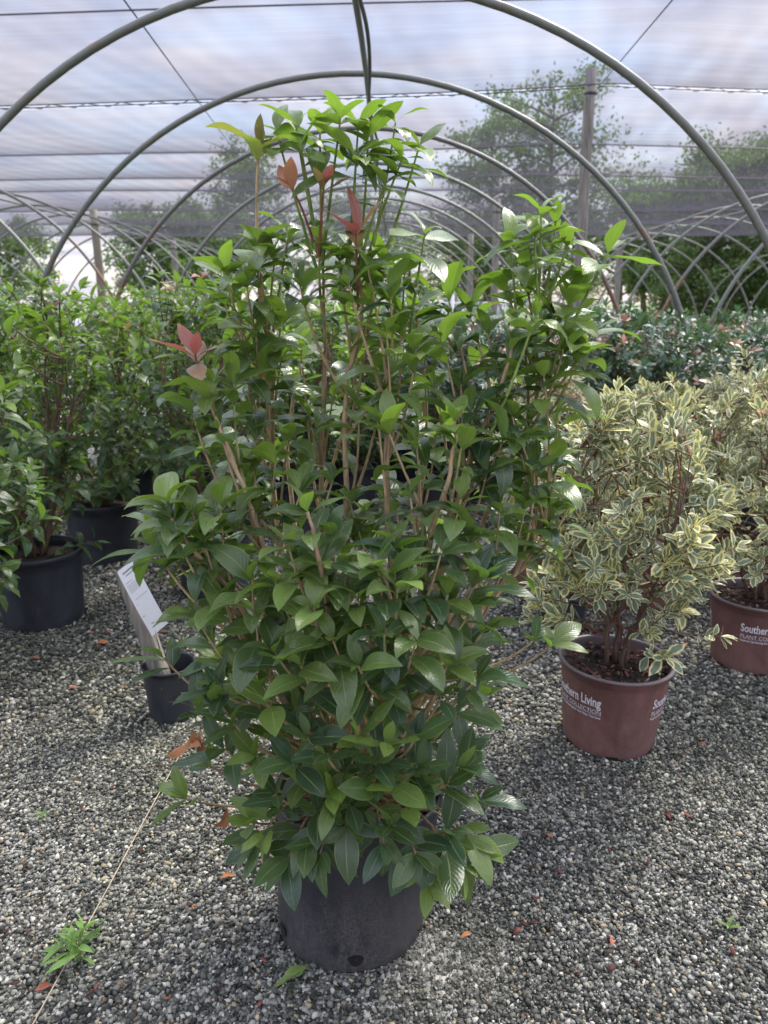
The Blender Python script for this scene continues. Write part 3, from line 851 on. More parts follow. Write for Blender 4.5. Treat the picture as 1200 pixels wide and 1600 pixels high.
# ------------------------------------------------------------------ shade cloth on cables
def cloth_material():
    m = N('shade_cloth'); o = m.obj()
    geo = m.n('NewGeometry')
    dt = m.n('VectorMath', operation='DOT_PRODUCT'); m.l(geo.outputs['Normal'], dt.inputs[0]); m.l(geo.outputs['Incoming'], dt.inputs[1])
    cs = m.math('MAXIMUM', m.math('ABSOLUTE', dt.outputs['Value']), 0.045)
    # woven strips: denser bands across, wandering ripples along
    fine = m.math('MULTIPLY_ADD', m.noise(1.0, m.mapping(o, (0.05, 45, 1)), 2, 0.6), 0.6, m.math('MULTIPLY', m.noise(1.0, m.mapping(o, (0.06, 5, 1)), 3, 0.6), 0.4))
    rip = m.n('TexWave', wave_type='BANDS', bands_direction='X'); rip.inputs['Scale'].default_value = 0.9
    rip.inputs['Distortion'].default_value = 5; rip.inputs['Detail'].default_value = 3; rip.inputs['Detail Scale'].default_value = 0.9
    m.l(m.mapping(o, (1, 0.42, 1), (0, 0, 0.5)), rip.inputs['Vector'])
    k = m.math('MULTIPLY', m.ramp(fine, [(0.3, 0.105), (0.7, 0.17)]), m.math('MULTIPLY_ADD', rip.outputs['Fac'], 0.16, 0.92))
    T = m.math('POWER', 2.71828, m.math('DIVIDE', m.math('MULTIPLY', k, -1.0), cs))
    tp = m.n('BsdfTransparent')
    tl = m.n('BsdfTranslucent'); tl.inputs[0].default_value = (0.065, 0.06, 0.075, 1)
    df = m.n('BsdfDiffuse'); df.inputs[0].default_value = (0.09, 0.085, 0.10, 1)
    a = m.n('MixShader'); a.inputs[0].default_value = 0.4; m.l(tl.outputs[0], a.inputs[1]); m.l(df.outputs[0], a.inputs[2])
    b = m.n('MixShader'); m.l(T, b.inputs[0]); m.l(a.outputs[0], b.inputs[1]); m.l(tp.outputs[0], b.inputs[2])
    return m.done(b.outputs[0])
M['cloth'] = cloth_material()
CX = 2.75
def cloth_z(x, y):
    w = np.exp(-((y - 11.0) / 5.0) ** 2)
    u = np.clip(np.abs(x - CX) / 9.0, 0, 1)
    peak = 0.26 * (1 - u) ** 2
    return 3.93 + peak * w + 0.02 * np.sin(x * 0.7 + y * 0.3)
CABLES = [-5, -1, 3.2, 7.7, 10.93, 11.07, 14.4, 17.2, 19.0, 23.2, 27.0, 31.6]
canopy = empty('shade_canopy', (0, 0, 3.9), label='pale grey shade cloth roof stretched over cables above the hoop houses', cat='shade canopy')
def cloth_panel(y0, y1, x0=-34, x1=34, nx=90, ny=60, drop=0):
    X, Y = np.meshgrid(np.linspace(x0, x1, nx), np.linspace(y0, y1, ny))
    Z = cloth_z(X, Y)
    cb_ = np.array(CABLES)
    i = np.clip(np.searchsorted(cb_, Y, 'right') - 1, 0, len(cb_) - 2)
    span = cb_[i + 1] - cb_[i]; t = np.clip((Y - cb_[i]) / span, 0, 1)
    Z = Z - 0.022 * span * 4 * t * (1 - t) * (1 + 0.3 * np.sin(X * 1.1 + i))
    # scalloped seam edges between lacing points
    for e in (y0, y1):
        s = np.exp(-np.abs(Y - e) / 0.25)
        Y = Y + s * (0.045 if e == y0 else -0.045) * np.abs(np.sin(X * math.pi / 0.9))
    V = np.stack([X, Y, Z - 3.9 - 0.012], -1).reshape(-1, 3)
    a, b = np.meshgrid(np.arange(ny - 1), np.arange(nx - 1), indexing='ij')
    F = np.stack([a * nx + b, a * nx + b + 1, (a + 1) * nx + b + 1, (a + 1) * nx + b], -1).reshape(-1, 4)
    return link('cloth_panel', np_mesh('cloth_panel', V, F, smooth=True), M['cloth'], canopy)
cloth_panel(-12, 10.93, nx=260)
cloth_panel(11.07, 23.15, nx=260)
cloth_panel(23.25, 31.6, nx=200)
# the outer edge hangs down from the last cable
x = np.linspace(-34, 34, 200)
V = np.concatenate([np.stack([x, 31.6 + 0.03 * np.sin(x), cloth_z(x, 31.6) - 3.9], 1), np.stack([x, 31.75 + 0.1 * np.sin(x * 1.3), cloth_z(x, 31.6) - 3.9 - 0.33 - 0.05 * np.sin(x * 0.6)], 1)])
F = [(i, i + 1, 201 + i, 200 + i) for i in range(199)]
link('hanging_edge', np_mesh('hanging_edge', V, F, smooth=True), M['cloth'], canopy)
for i, y in enumerate(CABLES[2:]):
    mb = MB(); xx = np.linspace(-34, 34, 160)
    mb.tube(np.stack([xx, y + 0 * xx, cloth_z(xx, y) - 3.9], 1), 0.009 if y < 14 else 0.013, 5)
    if abs(y - 11) < 0.2:
        pass
    mb.build('cable', M['cable'], canopy)
mb = MB(); xx = np.arange(-33, 33, 0.225)
mb.tube(np.stack([xx, np.where(np.arange(len(xx)) % 2, 10.9, 11.1), cloth_z(xx, 11) - 3.908], 1), 0.005, 4)
mb.build('lacing', M['cable'], canopy)
# guy wires running diagonally under the cloth
for P in ((at_y(150, -60, 5.2), at_y(372, 243, 16)), (at_y(1110, -70, 6.0), at_y(925, 148, 10.9)), (at_y(917, 152, 10.9), at_y(868, 212, 15))):
    mb = MB(); mb.tube([P[0] - [0, 0, 3.9], P[1] - [0, 0, 3.9]], 0.006, 5); mb.build('guy_wire', M['cable'], canopy)

# ------------------------------------------------------------------ posts
def wood_material():
    m = N('weathered_wood'); o = m.obj()
    g = m.noise(5, m.mapping(o, (10, 10, 0.6)), 5, 0.65, 0.5)
    c = m.ramp(g, [(0.3, (0.09, 0.08, 0.07)), (0.5, (0.21, 0.19, 0.165)), (0.72, (0.34, 0.31, 0.27))])
    c = m.mix(m.math('MULTIPLY', m.ramp(m.noise(2, o, 3), [(0.5, 0.0), (0.7, 1.0)]), 0.3), c, (0.12, 0.13, 0.08))
    return m.done(m.pbr(c, 0.85, 0.2, 0, m.bump(g, 0.004)))
M['wood'] = wood_material()
M['wood_yellow'] = simple('painted_post', (0.18, 0.155, 0.11), 0.7, var=0.3, scale=6)
def post(x, y, h, r, label, mat='wood', seed=0):
    rng = np.random.default_rng(seed)
    root = empty('wooden_post', (x, y, 0), label=label, cat='post', group='posts carrying the shade cloth')
    mb = MB(); z = np.linspace(0, h, 9)
    mb.tube(np.stack([0.008 * np.sin(z * 1.3), 0 * z, z], 1), np.linspace(r * 1.08, r * 0.95, 9), 12)
    mb.build('pole', M[mat], root, smooth=False)
    mb = MB(); mb.tube([[0, 0, h - 0.30], [0, 0, h - 0.27]], r * 1.12, 12); mb.build('wire_band', M['cable'], root)
    return root
p = at_y(925, 108, 11.0)
post(p[0], 11.0, p[2], 0.075, 'tall round weathered post rising through the shade cloth on the right')
for px, py, D, lab, mt in ((777, 318, 19.0, 'grey post seen through the hoops just right of centre', 'wood'),
                       (736, 372, 23.2, 'thin grey post beside the sunlit gap in the woods', 'wood'),
                       (147, 336, 16.8, 'yellowish post with peeling paint behind the left bushes', 'wood_yellow'),
                       (271, 378, 23.2, 'pale post farther back between the left hoops', 'wood'),
                       (970, 372, 21.0, 'dark post at the back edge under the cloth on the right', 'wood')):
    p = at_y(px, py, D); post(p[0], D, min(p[2] + 0.1, 3.93), 0.085, lab, mt)

# ------------------------------------------------------------------ far woods
def tree(x, y, H, R, label, kind='broad', seed=0, dens=1.0, leaf=0.22, low=0.25):
    rng = np.random.default_rng(seed)
    root = empty('tree', (x, y, 0), rz=rng.uniform(0, 6.28), label=label, cat='tree', group='trees behind the nursery')
    T = MB(); LV = Leaves()
    P = np.stack([0.25 * np.sin(np.linspace(0, 2, 8)) * rng.normal(0, 1), 0.25 * np.sin(np.linspace(0, 3, 8)) * rng.normal(0, 1), np.linspace(0, H * 0.92, 8)], 1)
    T.tube(P, np.linspace(0.025 * H + .02, 0.03, 8), 7)
    nl = int((26 if kind != 'conifer' else 34))
    for i in range(nl):
        f = low + (1 - low) * (i + rng.random()) / nl
        b = P[min(7, int(f * 7))]; b = np.array([b[0], b[1], H * 0.92 * f])
        th = i * 2.4 + rng.normal(0, 0.4)
        if kind == 'conifer': rr = R * (1.05 - f) * rng.uniform(0.8, 1.1); dz = -0.05 * rr
        else: rr = R * math.sqrt(max(0.06, 1 - ((f - 0.58) / 0.55) ** 2)) * rng.uniform(0.65, 1.12); dz = rr * rng.uniform(0.1, 0.5)
        tip = b + np.array([rr * math.cos(th), rr * math.sin(th), dz])
        B = bez(b, (b + tip) / 2 + np.array([0, 0, 0.1 * rr]), tip, 6)
        T.tube(B, np.linspace(0.05 + 0.01 * rr, 0.012, 6), 5, cap=False)
        nc = int((5 if kind != 'conifer' else 4) * dens + 1)
        for c in range(nc):
            cp, dd, _ = walk(B, rng.uniform(0, 0.7) * rr)
            cp = cp + rng.normal(0, 0.13, 3) * R * 0.8
            cr_ = rng.uniform(0.25, 0.55) * (R / 3.5)
            for q in range(int(62 * dens)):
                pp = cp + rng.normal(0, 0.85, 3) * cr_ * np.array([1, 1, 0.7])
                d = unit(rng.normal(0, 1, 3) + (0, 0, -0.2))
                LV.add(pp, d, rng.normal(0, 1, 3) + np.array([0, 0, 0.8]), leaf * 0.8 * rng.uniform(0.6, 1.3), leaf * 0.5 * rng.uniform(0.7, 1.2), 0.4, 0.2, 0, (rng.random() ** 1.5, rng.random(), 0.0))
    T.build('trunk', M['bark'], root, smooth=True)
    LV.build('crown', M['tree_leaf'], root, nl=2, nw=1, pet=0.0)
    return root
def wx(px, D): return at_y(px, 470, D)[0]
tree(wx(855, 46), 46, 13.0, 4.2, 'tallest tree, loose crowned, showing through the shade cloth right of centre', seed=1, dens=1.0, leaf=0.30)
tree(wx(760, 50), 50, 11.8, 3.6, 'broad tree just left of the tallest one seen through the cloth', seed=2, leaf=0.3)
tree(wx(420, 52), 52, 10.5, 4.0, 'wide tree seen through the cloth behind the top left of the big shrub', seed=3, leaf=0.3)
tree(wx(335, 40), 40, 5.8, 2.6, 'low dark green tree behind the left hoops', seed=4, dens=1.3)
tree(wx(255, 38), 38, 5.6, 2.4, 'small tree standing behind the pale post on the left', seed=5, dens=1.3)
tree(wx(30, 40), 40, 5.4, 2.4, 'small tree at the far left beside the open sky', seed=6, dens=1.0)
tree(wx(560, 48), 48, 7.6, 3.4, 'tree at the end of the aisle behind the white railing', seed=7, dens=1.0)
tree(wx(700, 44), 44, 6.0, 3.2, 'thin leaved tree with sunlit gaps above the white railing', seed=8, dens=0.8)
tree(wx(800, 42), 42, 6.0, 3.0, 'sparse tree with sunlit gaps right of the aisle', seed=9, dens=0.85)
tree(wx(650, 53), 53, 6.5, 3.4, 'pale leaved tree farthest back at the end of the aisle', seed=14, dens=0.8, low=0.1)
tree(wx(745, 55), 55, 6.2, 3.2, 'back tree glimpsed left of the thin grey post', seed=15, dens=0.8, low=0.1)
tree(wx(890, 52), 52, 6.6, 3.4, 'back tree glimpsed behind the foot of the tall post', seed=16, dens=0.8, low=0.1)
tree(wx(970, 44), 44, 7.5, 3.4, 'sparse tree between the tall post and the right hoops', seed=10, dens=0.95)
for k, (px, D, H, R, kd, d) in enumerate(((1045, 40, 7.2, 3.0, 'broad', 1.5), (1110, 36, 7.8, 3.2, 'broad', 1.6), (1180, 38, 8.6, 3.2, 'broad', 1.6), (1260, 34, 8.0, 3.0, 'broad', 1.5))):
    tree(wx(px, D), D, H, R, ['dense tree at the left end of the dark right hand wood', 'dense tree second in the dark right hand wood', 'tall dense tree third in the dark right hand wood', 'dense tree closing the wood at the right edge'][k], kd, seed=20 + k, dens=d, low=0.08)
for k, (px, D, H) in enumerate(((1060, 52, 9.4), (1100, 50, 8.6), (1150, 52, 9.8), (1188, 50, 9.6), (1010, 54, 8.8))):
    tree(wx(px, D), D, H, 1.8, 'pointed conifer behind the right hand wood, ' + ['second', 'third', 'fourth', 'rightmost', 'leftmost'][k] + ' of the row', 'conifer', seed=30 + k, dens=1.0, leaf=0.26)

# ------------------------------------------------------------------ white railing, parked car
M['white_paint'] = simple('white_paint', (0.72, 0.72, 0.74), 0.5, var=0.08)
root = empty('white_railing', (0, 27.8, 0), label='long white picket railing at the far end of the aisle', cat='railing')
xa, xb = wx(555, 27.8), wx(800, 27.8)
mb = MB()
for x in np.arange(xa, xb, 0.16): mb.box(x, x + 0.07, -0.015, 0.015, 0.15, 1.35)
mb.build('pickets', M['white_paint'], root)
for z in (0.3, 1.36):
    mb = MB(); mb.box(xa, xb, -0.045, 0.045, z, z + 0.09); mb.build('rail', M['white_paint'], root)
for x in np.arange(xa, xb + 0.1, 1.7):
    mb = MB(); mb.box(x - 0.06, x + 0.06, -0.08, 0.04, 0, 1.75); mb.box(x - 0.08, x + 0.08, -0.1, 0.06, 1.75, 1.8); mb.build('railing_post', M['white_paint'], root)

def car():
    c = at_y(215, 470, 24.0)
    root = empty('parked_car', (c[0], 24.0, 0), rz=0.5, label='white parked car glimpsed between the left bushes and hoops', cat='car')
    prof = [(-2.1, 0.35), (-2.15, 0.75), (-2.0, 0.95), (-1.0, 1.05), (-0.35, 1.50), (0.9, 1.55), (1.7, 1.08), (2.1, 1.02), (2.15, 0.4)]
    n = len(prof); mb = MB(); V = []
    for s, w in ((-1, 0.86), (1, 0.86)):
        for (x, z) in prof: V.append([x, s * (w - (0.16 if z > 1.3 else 0)), z])
    F4 = [(i, (i + 1) % n, n + (i + 1) % n, n + i) for i in range(n)]
    F3 = [(0, i + 1, i) for i in range(1, n - 1)] + [(n, n + i, n + i + 1) for i in range(1, n - 1)]
    mb.add(V, F4, F3); mb.build('body', M['white_paint'], root)
    gl = simple('car_glass', (0.03, 0.035, 0.045), 0.08)
    mb = MB(); mb.add([[-0.96, -0.70, 1.085], [-0.96, 0.70, 1.085], [-0.40, 0.62, 1.475], [-0.40, -0.62, 1.475]], [(0, 3, 2, 1)]); mb.build('windshield', gl, root)
    for s in (-1, 1):
        mb = MB(); y = s * 0.875; y2 = s * 0.715
        mb.add([[-0.8, y, 1.08], [1.5, y, 1.10], [0.85, y2, 1.48], [-0.33, y2, 1.44]], [(0, 1, 2, 3)]); mb.build('side_window', gl, root)
        for x in (-1.35, 1.35):
            mb = MB(); mb.tube([[x, s * 0.70, 0.33], [x, s * 0.90, 0.33]], 0.33, 18); mb.build('wheel', M['hose'], root)
        mb = MB(); mb.box(-2.16, -2.05, s * 0.62 - 0.14, s * 0.62 + 0.14, 0.68, 0.82); mb.build('headlight', M['rim_grey'], root)
car()

# ================================================================== THE TALL POTTED SHRUB
def hero():
    rng = np.random.default_rng(77)
    D0 = 1.62
    base = at_z(548, 1470, 0.0); base[1] = 1.60
    bx = at_y(549, 1440, 1.60)[0]
    root = empty('potted_shrub', (bx, 1.60, 0), label='tall leafy evergreen shrub in a big black pot standing in the middle of the gravel', cat='potted shrub')
    R0, R1, PH = 0.176, 0.192, 0.385
    O = np.array([bx, 1.60, 0.0])
    def warp(V):
        V = V.copy(); z = V[:, 2:3]
        V[:, 0] += 0.02 * z[:, 0] / 0.385; V[:, 0] *= 1.03
        a = np.arctan2(V[:, 1], V[:, 0])
        V[:, :2] *= (1 + (z / 0.385) * 0.012 * np.sin(2 * a + 1)[:, None])
        return V
    mb = MB(); mb.lathe(pot_profile(R0, R1, PH, lip=0.006, lip_h=0.02), 96, warp=warp)
    pot = mb.build('pot', M['pot_black'], root, smooth=True)
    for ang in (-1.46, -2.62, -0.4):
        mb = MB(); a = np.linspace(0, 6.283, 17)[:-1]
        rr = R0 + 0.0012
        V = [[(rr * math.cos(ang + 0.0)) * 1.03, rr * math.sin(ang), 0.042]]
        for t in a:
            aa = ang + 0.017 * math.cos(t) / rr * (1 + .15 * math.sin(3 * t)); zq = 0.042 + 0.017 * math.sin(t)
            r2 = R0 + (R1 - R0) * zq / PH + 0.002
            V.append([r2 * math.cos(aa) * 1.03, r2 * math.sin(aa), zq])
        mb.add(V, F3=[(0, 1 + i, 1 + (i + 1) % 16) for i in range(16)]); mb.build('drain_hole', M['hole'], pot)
    soil_part(root, 0.183, 0.335, rng, chips=150, chip_cols=[(0.10, 0.05, 0.03), (0.05, 0.03, 0.02), (0.18, 0.10, 0.06)])
    ST = MB(); LV = Leaves(); RD = Leaves()
    sb = np.array([bx + 0.01, 1.60, 0.34])
    def pt(px, py, dd): return at_y(px, py, 1.60 + dd)
    MAINS = [
        [(575, 1090, -.04), (622, 985, -.06), (606, 850, -.07), (604, 720, -.06), (606, 610, -.03)],
        [(637, 1120, 0.0), (655, 1020, 0.02), (692, 880, 0.0), (735, 720, -.02), (778, 620, -.03), (800, 540, -.02)],
        [(556, 1120, .08), (543, 930, .06), (540, 740, .03), (541, 600, .02), (566, 490, .02), (556, 400, .02)],
        [(510, 1120, .05), (503, 900, .12), (503, 700, .10), (508, 560, .08), (503, 400, .06)],
        [(480, 1100, -.08), (420, 880, -.12), (372, 740, -.12), (325, 620, -.10)],
        [(490, 1080, .10), (430, 800, .12), (424, 600, .10), (412, 480, .06), (403, 390, .04)],
        [(670, 1060, .05), (710, 930, .10), (765, 790, .10), (832, 640, .06), (866, 500, .02)],
        [(450, 1110, -.12), (385, 960, -.20), (320, 880, -.22), (268, 810, -.22)],
        [(660, 1080, -.10), (655, 950, -.16), (676, 830, -.17), (702, 740, -.16), (712, 650, -.14)],
        [(600, 1080, .22), (640, 880, .28), (665, 700, .25), (655, 560, .2), (650, 480, .15)],
        [(520, 1100, .25), (470, 880, .30), (450, 700, .28), (470, 560, .2)],
        [(690, 1040, .2), (750, 900, .3), (800, 780, .3), (840, 700, .25)],
        [(540, 1120, -.18), (520, 980, -.28), (500, 880, -.32), (480, 800, -.32)],
        [(600, 1120, -.20), (618, 1000, -.32), (600, 900, -.36)],
        [(660, 1120, .05), (720, 1000, -.02), (800, 900, .02), (850, 820, .04)],
    ]
    mains = []
    def smooth_path(K, n=26):
        K = np.array(K); 
        t = np.linspace(0, len(K) - 1, n); out = []
        Q = np.concatenate([[2 * K[0] - K[1]], K, [2 * K[-1] - K[-2]]])
        for x in t:
            i = min(int(x), len(K) - 2); f = x - i
            p0, p1, p2, p3 = Q[i], Q[i + 1], Q[i + 2], Q[i + 3]
            out.append(0.5 * ((2 * p1) + (-p0 + p2) * f + (2 * p0 - 5 * p1 + 4 * p2 - p3) * f * f + (-p0 + 3 * p1 - 3 * p2 + p3) * f ** 3))
        return np.array(out)
    for i, mk in enumerate(MAINS):
        K = [sb + rng.normal(0, 0.02, 3) * (1, 1, 0)] + [pt(*q) for q in mk]
        P = smooth_path(K); P[2:-1] += rng.normal(0, 0.0016, P[2:-1].shape)
        mains.append(P)
        r0 = [0.0125, 0.0125, 0.010, 0.010, .009, .009, .011, .009, .009, .009, .009, .009, .008, .008, .009][i]
        dress(LV, rng, P, 4, 0.03, 0.10, spread=1.0, age=0.4 + 0.4 * (P[-1, 2] > 1.2), curl=(0.4, 1.4))
        ST.tube(P, np.linspace(r0, 0.0028, len(P)) * (1 + rng.uniform(-0.10, 0.16, len(P))), 8, c=(0.45 + 0.2 * (i % 3), 0, 0, 1))
    allp = np.concatenate(mains); allr = np.concatenate([np.linspace(0.01, 0.0028, len(P)) for P in mains])
    # --- shoots: (px, py, depth offset, kind)
    def shoot(px, py, dd, k='n', fr=None, length=None):
        tip = pt(px, py, dd)
        rel = tip - O
        low = tip[2] < 0.55
        if fr is not None: b0 = pt(*fr)
        else:
            back = length or rng.uniform(0.16, 0.30)
            cand = allp[allp[:, 2] < tip[2] - 0.05] if tip[2] > 0.5 else allp[(allp[:, 2] < max(0.5, tip[2] + 0.1))]
            if len(cand) < 3: cand = allp[allp[:, 2] < 0.6]
            hd = np.linalg.norm((cand - tip)[:, :2], axis=1)
            b0 = cand[np.argmin(hd * 1.3 + np.abs(tip[2] - cand[:, 2] - back))]
        L = np.linalg.norm(tip - b0)
        out = unit([rel[0], rel[1], 0.0001])
        if k == 'h':             # shoot hanging over the pot rim
            mid = (b0 + tip) / 2 + np.array([0, 0, 0.10 + 0.1 * L])
        elif k == 'd' or low:
            mid = b0 * 0.35 + tip * 0.65 + out * 0.05 * L + np.array([0, 0, -0.10 * L]) 
        elif fr is not None:
            mid = (b0 + tip) / 2 + rng.normal(0, 0.006, 3)
        else:
            mid = b0 * 0.45 + tip * 0.55 + out * 0.07 * L + np.array([0, 0, -0.14 * L])
        P = bez(b0, mid, tip, 12)
        green = 0.8 if k in 'tgy' else (0.05 if rng.random() < 0.93 else 0.5)
        ST.tube(P, np.linspace(0.0042 if L > 0.15 else 0.0034, 0.0019, 12), 6, cap=False, c=(rng.uniform(0.5, 1) if not low else rng.uniform(0, 0.2), green, 0.9 if k in 'rR' else 0, 1))
        h = tip[2]
        age = np.clip((h - 0.5) / 0.95, 0.04, 0.72) * rng.uniform(0.2, 1.6)
        ln = (0.110 if h > 1.15 else 0.110) * rng.uniform(0.9, 1.1)
        if k == 'r': dress(LV, rng, P, 2, 0.02, 0.070, spread=1.1, age=0.9, red=0.95, curl=(-0.2, 0.4))
        elif k == 'R': dress(LV, rng, P, 3, 0.014, 0.100, spread=1.25, age=0.9, red=1.25, curl=(-0.2, 0.5))
        elif k == 't': dress(LV, rng, P, 3, 0.028, ln * 1.08, spread=1.35, age=0.8, curl=(0.3, 1.2), tipn=1)
        elif k == 'M': dress(LV, rng, P, 3, 0.024, ln * 0.85, spread=0.95, age=1.0, red=0.35, curl=(0.1, 0.8), tipn=1)
        elif k == 'y': dress(LV, rng, P, 3, 0.022, ln * 1.1, spread=1.3, age=1.4, curl=(0.3, 0.9), tipn=1)
        elif k == 'g': dress(LV, rng, P, 3, 0.022, ln, spread=1.1, age=1.1, curl=(0.4, 1.5), wave=0.5, tipn=1)
        elif k == 'h': dress(LV, rng, P, int(rng.integers(3, 5)), 0.024, ln * 0.95, spread=0.9, age=0.2 if rng.random() < .6 else 0.9, curl=(0.1, 0.7), fold=(0.05, 0.35))
        elif k == 'd' or low: dress(LV, rng, P, int(rng.integers(2, 4)), 0.024, ln * 0.90, lift=0.22, spread=1.15, age=0.08 if rng.random() < .72 else 0.7, curl=(0.1, 0.8), fold=(0.05, 0.35))
        else: dress(LV, rng, P, int(rng.integers(3, 6)), 0.031, ln, spread=1.05, age=age, curl=(0.5, 1.6) if h > 0.9 else (0.1, 1.0), fold=(0.2, 0.7), lowdroop=0.2)
    TOP = [(405, 225, 0, 'M', (404, 400, .04)), (462, 196, .02, 't', (500, 400, .06)), (500, 208, .04, 't', (505, 400, .06)), (532, 186, .0, 't', (503, 420, .06)),
           (560, 193, .03, 't', (545, 420, .02)), (470, 230, -.02, 't', (498, 400, .06)), (556, 250, -.03, 't', (540, 420, .04)),
           (432, 205, .03, 't', (495, 420, .06)), (655, 228, .02, 't', (600, 400, .05)), (618, 192, .04, 't', (575, 420, .04)), (628, 250, -.02, 't', (570, 420, .02)), (600, 290, -.03, 't', (560, 430, .02)), (575, 215, .06, 't', (560, 430, .02)),
           (455, 292, -.04, 'r', (490, 380, .0)), (506, 292, -.05, 'r', (498, 400, .0)), (556, 365, -.08, 'R', (560, 480, -.02)),
           (664, 365, .0, 't', (640, 520, .05)), (632, 430, .05, 'g', (630, 520, .05)),
           (845, 330, .02, 't', (840, 470, .03)), (868, 350, .05, 't', (850, 470, .03)), (836, 372, -.03, 't', (846, 500, .0)), (796, 385, .0, 't', (806, 500, .03)), (885, 385, .02, 't', (850, 480, .03)),
           (950, 395, -.02, 'y', (880, 540, .02)), (836, 495, -.10, 'g', (765, 680, -.06)), (885, 500, -.06, 'g', (860, 590, .0)),
           (305, 555, -.10, 'R', (326, 620, -.10)), (700, 340+150, .08, 'n', (705, 560, .1))]
    for q in TOP: shoot(q[0], q[1], q[2], q[3], fr=q[4])
    SH = [(403, 385, .03), (352, 425, .04), (385, 440, 0), (430, 400, .05), (450, 375, .06), (470, 450, -.02), (500, 375, .02), (530, 400, .04), (545, 445, -.10), (575, 420, -.05), (595, 400, .05), (610, 460, -.04), (580, 470, .08),
          (640, 490, .1), (700, 465, .08), (735, 490, .1), (690, 530, -.02), (650, 545, -.06), (604, 520, -.08), (625, 505, .02), (760, 520, .08), (790, 450, .08), (820, 430, .05), (860, 450, .06), (890, 470, .04),
          (880, 545, -.02), (905, 560, .02), (850, 590, -.05), (925, 520, .05), (820, 540, .08), (790, 590, .0),
          (400, 520, .0), (440, 500, .05), (375, 490, .08), (350, 470, .06), (330, 600, -.08), (365, 600, -.05), (385, 560, .02), (420, 590, .04), (300, 640, -.05), (345, 660, -.1), (440, 560, .1), (470, 540, .12),
          (590, 655, -.15), (606, 672, -.17), (560, 640, .0), (650, 690, -.14), (720, 600, .02), (720, 700, -.16), (738, 640, -.05), (765, 640, -.04), (785, 690, -.10), (800, 650, -.06), (815, 690, -.08), (830, 650, .03), (835, 735, -.05), (862, 720, 0), (640, 770, -.2),
          (870, 665, .05), (850, 690, .1), (880, 760, .05), (680, 600, .1), (660, 560, .12), (560, 560, .15), (600, 590, .1), (520, 620, .12), (480, 640, .12), (450, 690, .05), (400, 680, .0), (430, 720, -.05), (380, 740, -.08), (360, 700, .05),
          (262, 790, -.2), (240, 855, -.22), (300, 800, -.22), (345, 790, -.18), (275, 835, -.26), (320, 850, -.24), (232, 820, -.12), (400, 800, -.1), (520, 750, -.10), (545, 780, -.05), (450, 850, -.3), (470, 770, -.1), (600, 780, .05),
          (395, 905, -.28), (345, 890, -.2), (305, 960, -.22), (330, 1000, -.15), (350, 940, -.25), (400, 960, -.32), (430, 910, -.3), (490, 950, -.36), (540, 900, -.3), (500, 880, -.32), (520, 830, -.28), (460, 940, -.2), (560, 940, -.35), (590, 880, -.36), (520, 1000, -.38), (430, 1020, -.36), (470, 1040, -.38),
          (615, 835, -.25), (640, 880, -.3), (690, 860, -.28), (670, 810, -.2), (720, 780, -.2), (740, 840, -.18), (780, 800, -.1), (820, 790, -.05), (700, 930, -.3), (740, 950, -.28), (755, 985, -.22), (650, 1000, -.4), (600, 990, -.42), (560, 1040, -.42), (700, 1040, -.36), (745, 1060, -.3),
          (790, 870, -.02), (830, 850, .05), (850, 800, .05), (890, 790, .08), (620, 920, -.38), (800, 740, .1), (760, 740, -.1), (690, 740, .0), (650, 640, .15), (680, 680, .2)]
    for q in SH: shoot(*q)
    LOWS = [(255, 1028, -.16), (335, 1075, -.25), (310, 1110, -.22), (365, 1130, -.3), (420, 1100, -.36), (480, 1150, -.38), (455, 1190, -.36), (400, 1180, -.3), (350, 1170, -.24), (325, 1195, -.12),
            (288, 1248, -.10), (395, 1285, -.24), (430, 1240, -.32), (520, 1240, -.36), (510, 1180, -.4), (560, 1150, -.42), (605, 1160, -.42), (650, 1150, -.38), (690, 1090, -.35), (715, 1110, -.30),
            (725, 1200, -.24), (700, 1225, -.28), (650, 1230, -.34), (590, 1230, -.38), (610, 1290, -.36), (700, 1300, -.32), (750, 1250, -.18),
            (560, 1000, -.1), (500, 1060, -.15), (450, 1010, -.1), (640, 1060, -.1), (590, 1110, -.2), (380, 1010, -.1), (340, 1030, -.05), (700, 1000, -.1), (480, 980, .1), (620, 980, .1), (540, 1120, 0), (440, 1090, 0), (862, 1008, -.08), (410, 940, -.1), (440, 980, -.25), (520, 920, -.2), (580, 1000, -.28), (640, 960, -.25), (680, 1030, -.2), (720, 1010, -.1), (560, 1090, -.3), (610, 1070, -.34), (500, 1110, -.25), (360, 1060, -.15), (835, 1000, -.05), (540, 1200, -.3), (380, 1090, -.1), (630, 1250, -.2), (430, 1150, -.2)]
    LOWS += [(475, 1215, -.30), (520, 1222, -.34), (570, 1212, -.38), (612, 1225, -.37), (440, 1262, -.26), (545, 1255, -.34), (655, 1200, -.34), (495, 1265, -.30), (590, 1190, -.4), (635, 1262, -.34)]
    for q in LOWS: shoot(q[0], q[1], q[2], 'd')
    for q in [(400, 1320, -.24), (450, 1345, -.28), (500, 1335, -.32), (415, 1300, -.26), (480, 1315, -.3), (540, 1290, -.34), (600, 1320, -.36), (650, 1335, -.34), (700, 1330, -.30), (722, 1350, -.26), (745, 1330, -.2), (735, 1310, -.22), (670, 1370, -.3)]: shoot(q[0], q[1], q[2], 'h')
    # inner and rear shoots that fill the volume behind those
    outline = [(360, 420), (900, 420), (930, 560), (880, 700), (900, 800), (860, 880), (780, 1000), (740, 1150), (740, 1250), (400, 1250), (320, 1150), (290, 980), (240, 860), (300, 700), (330, 560)]
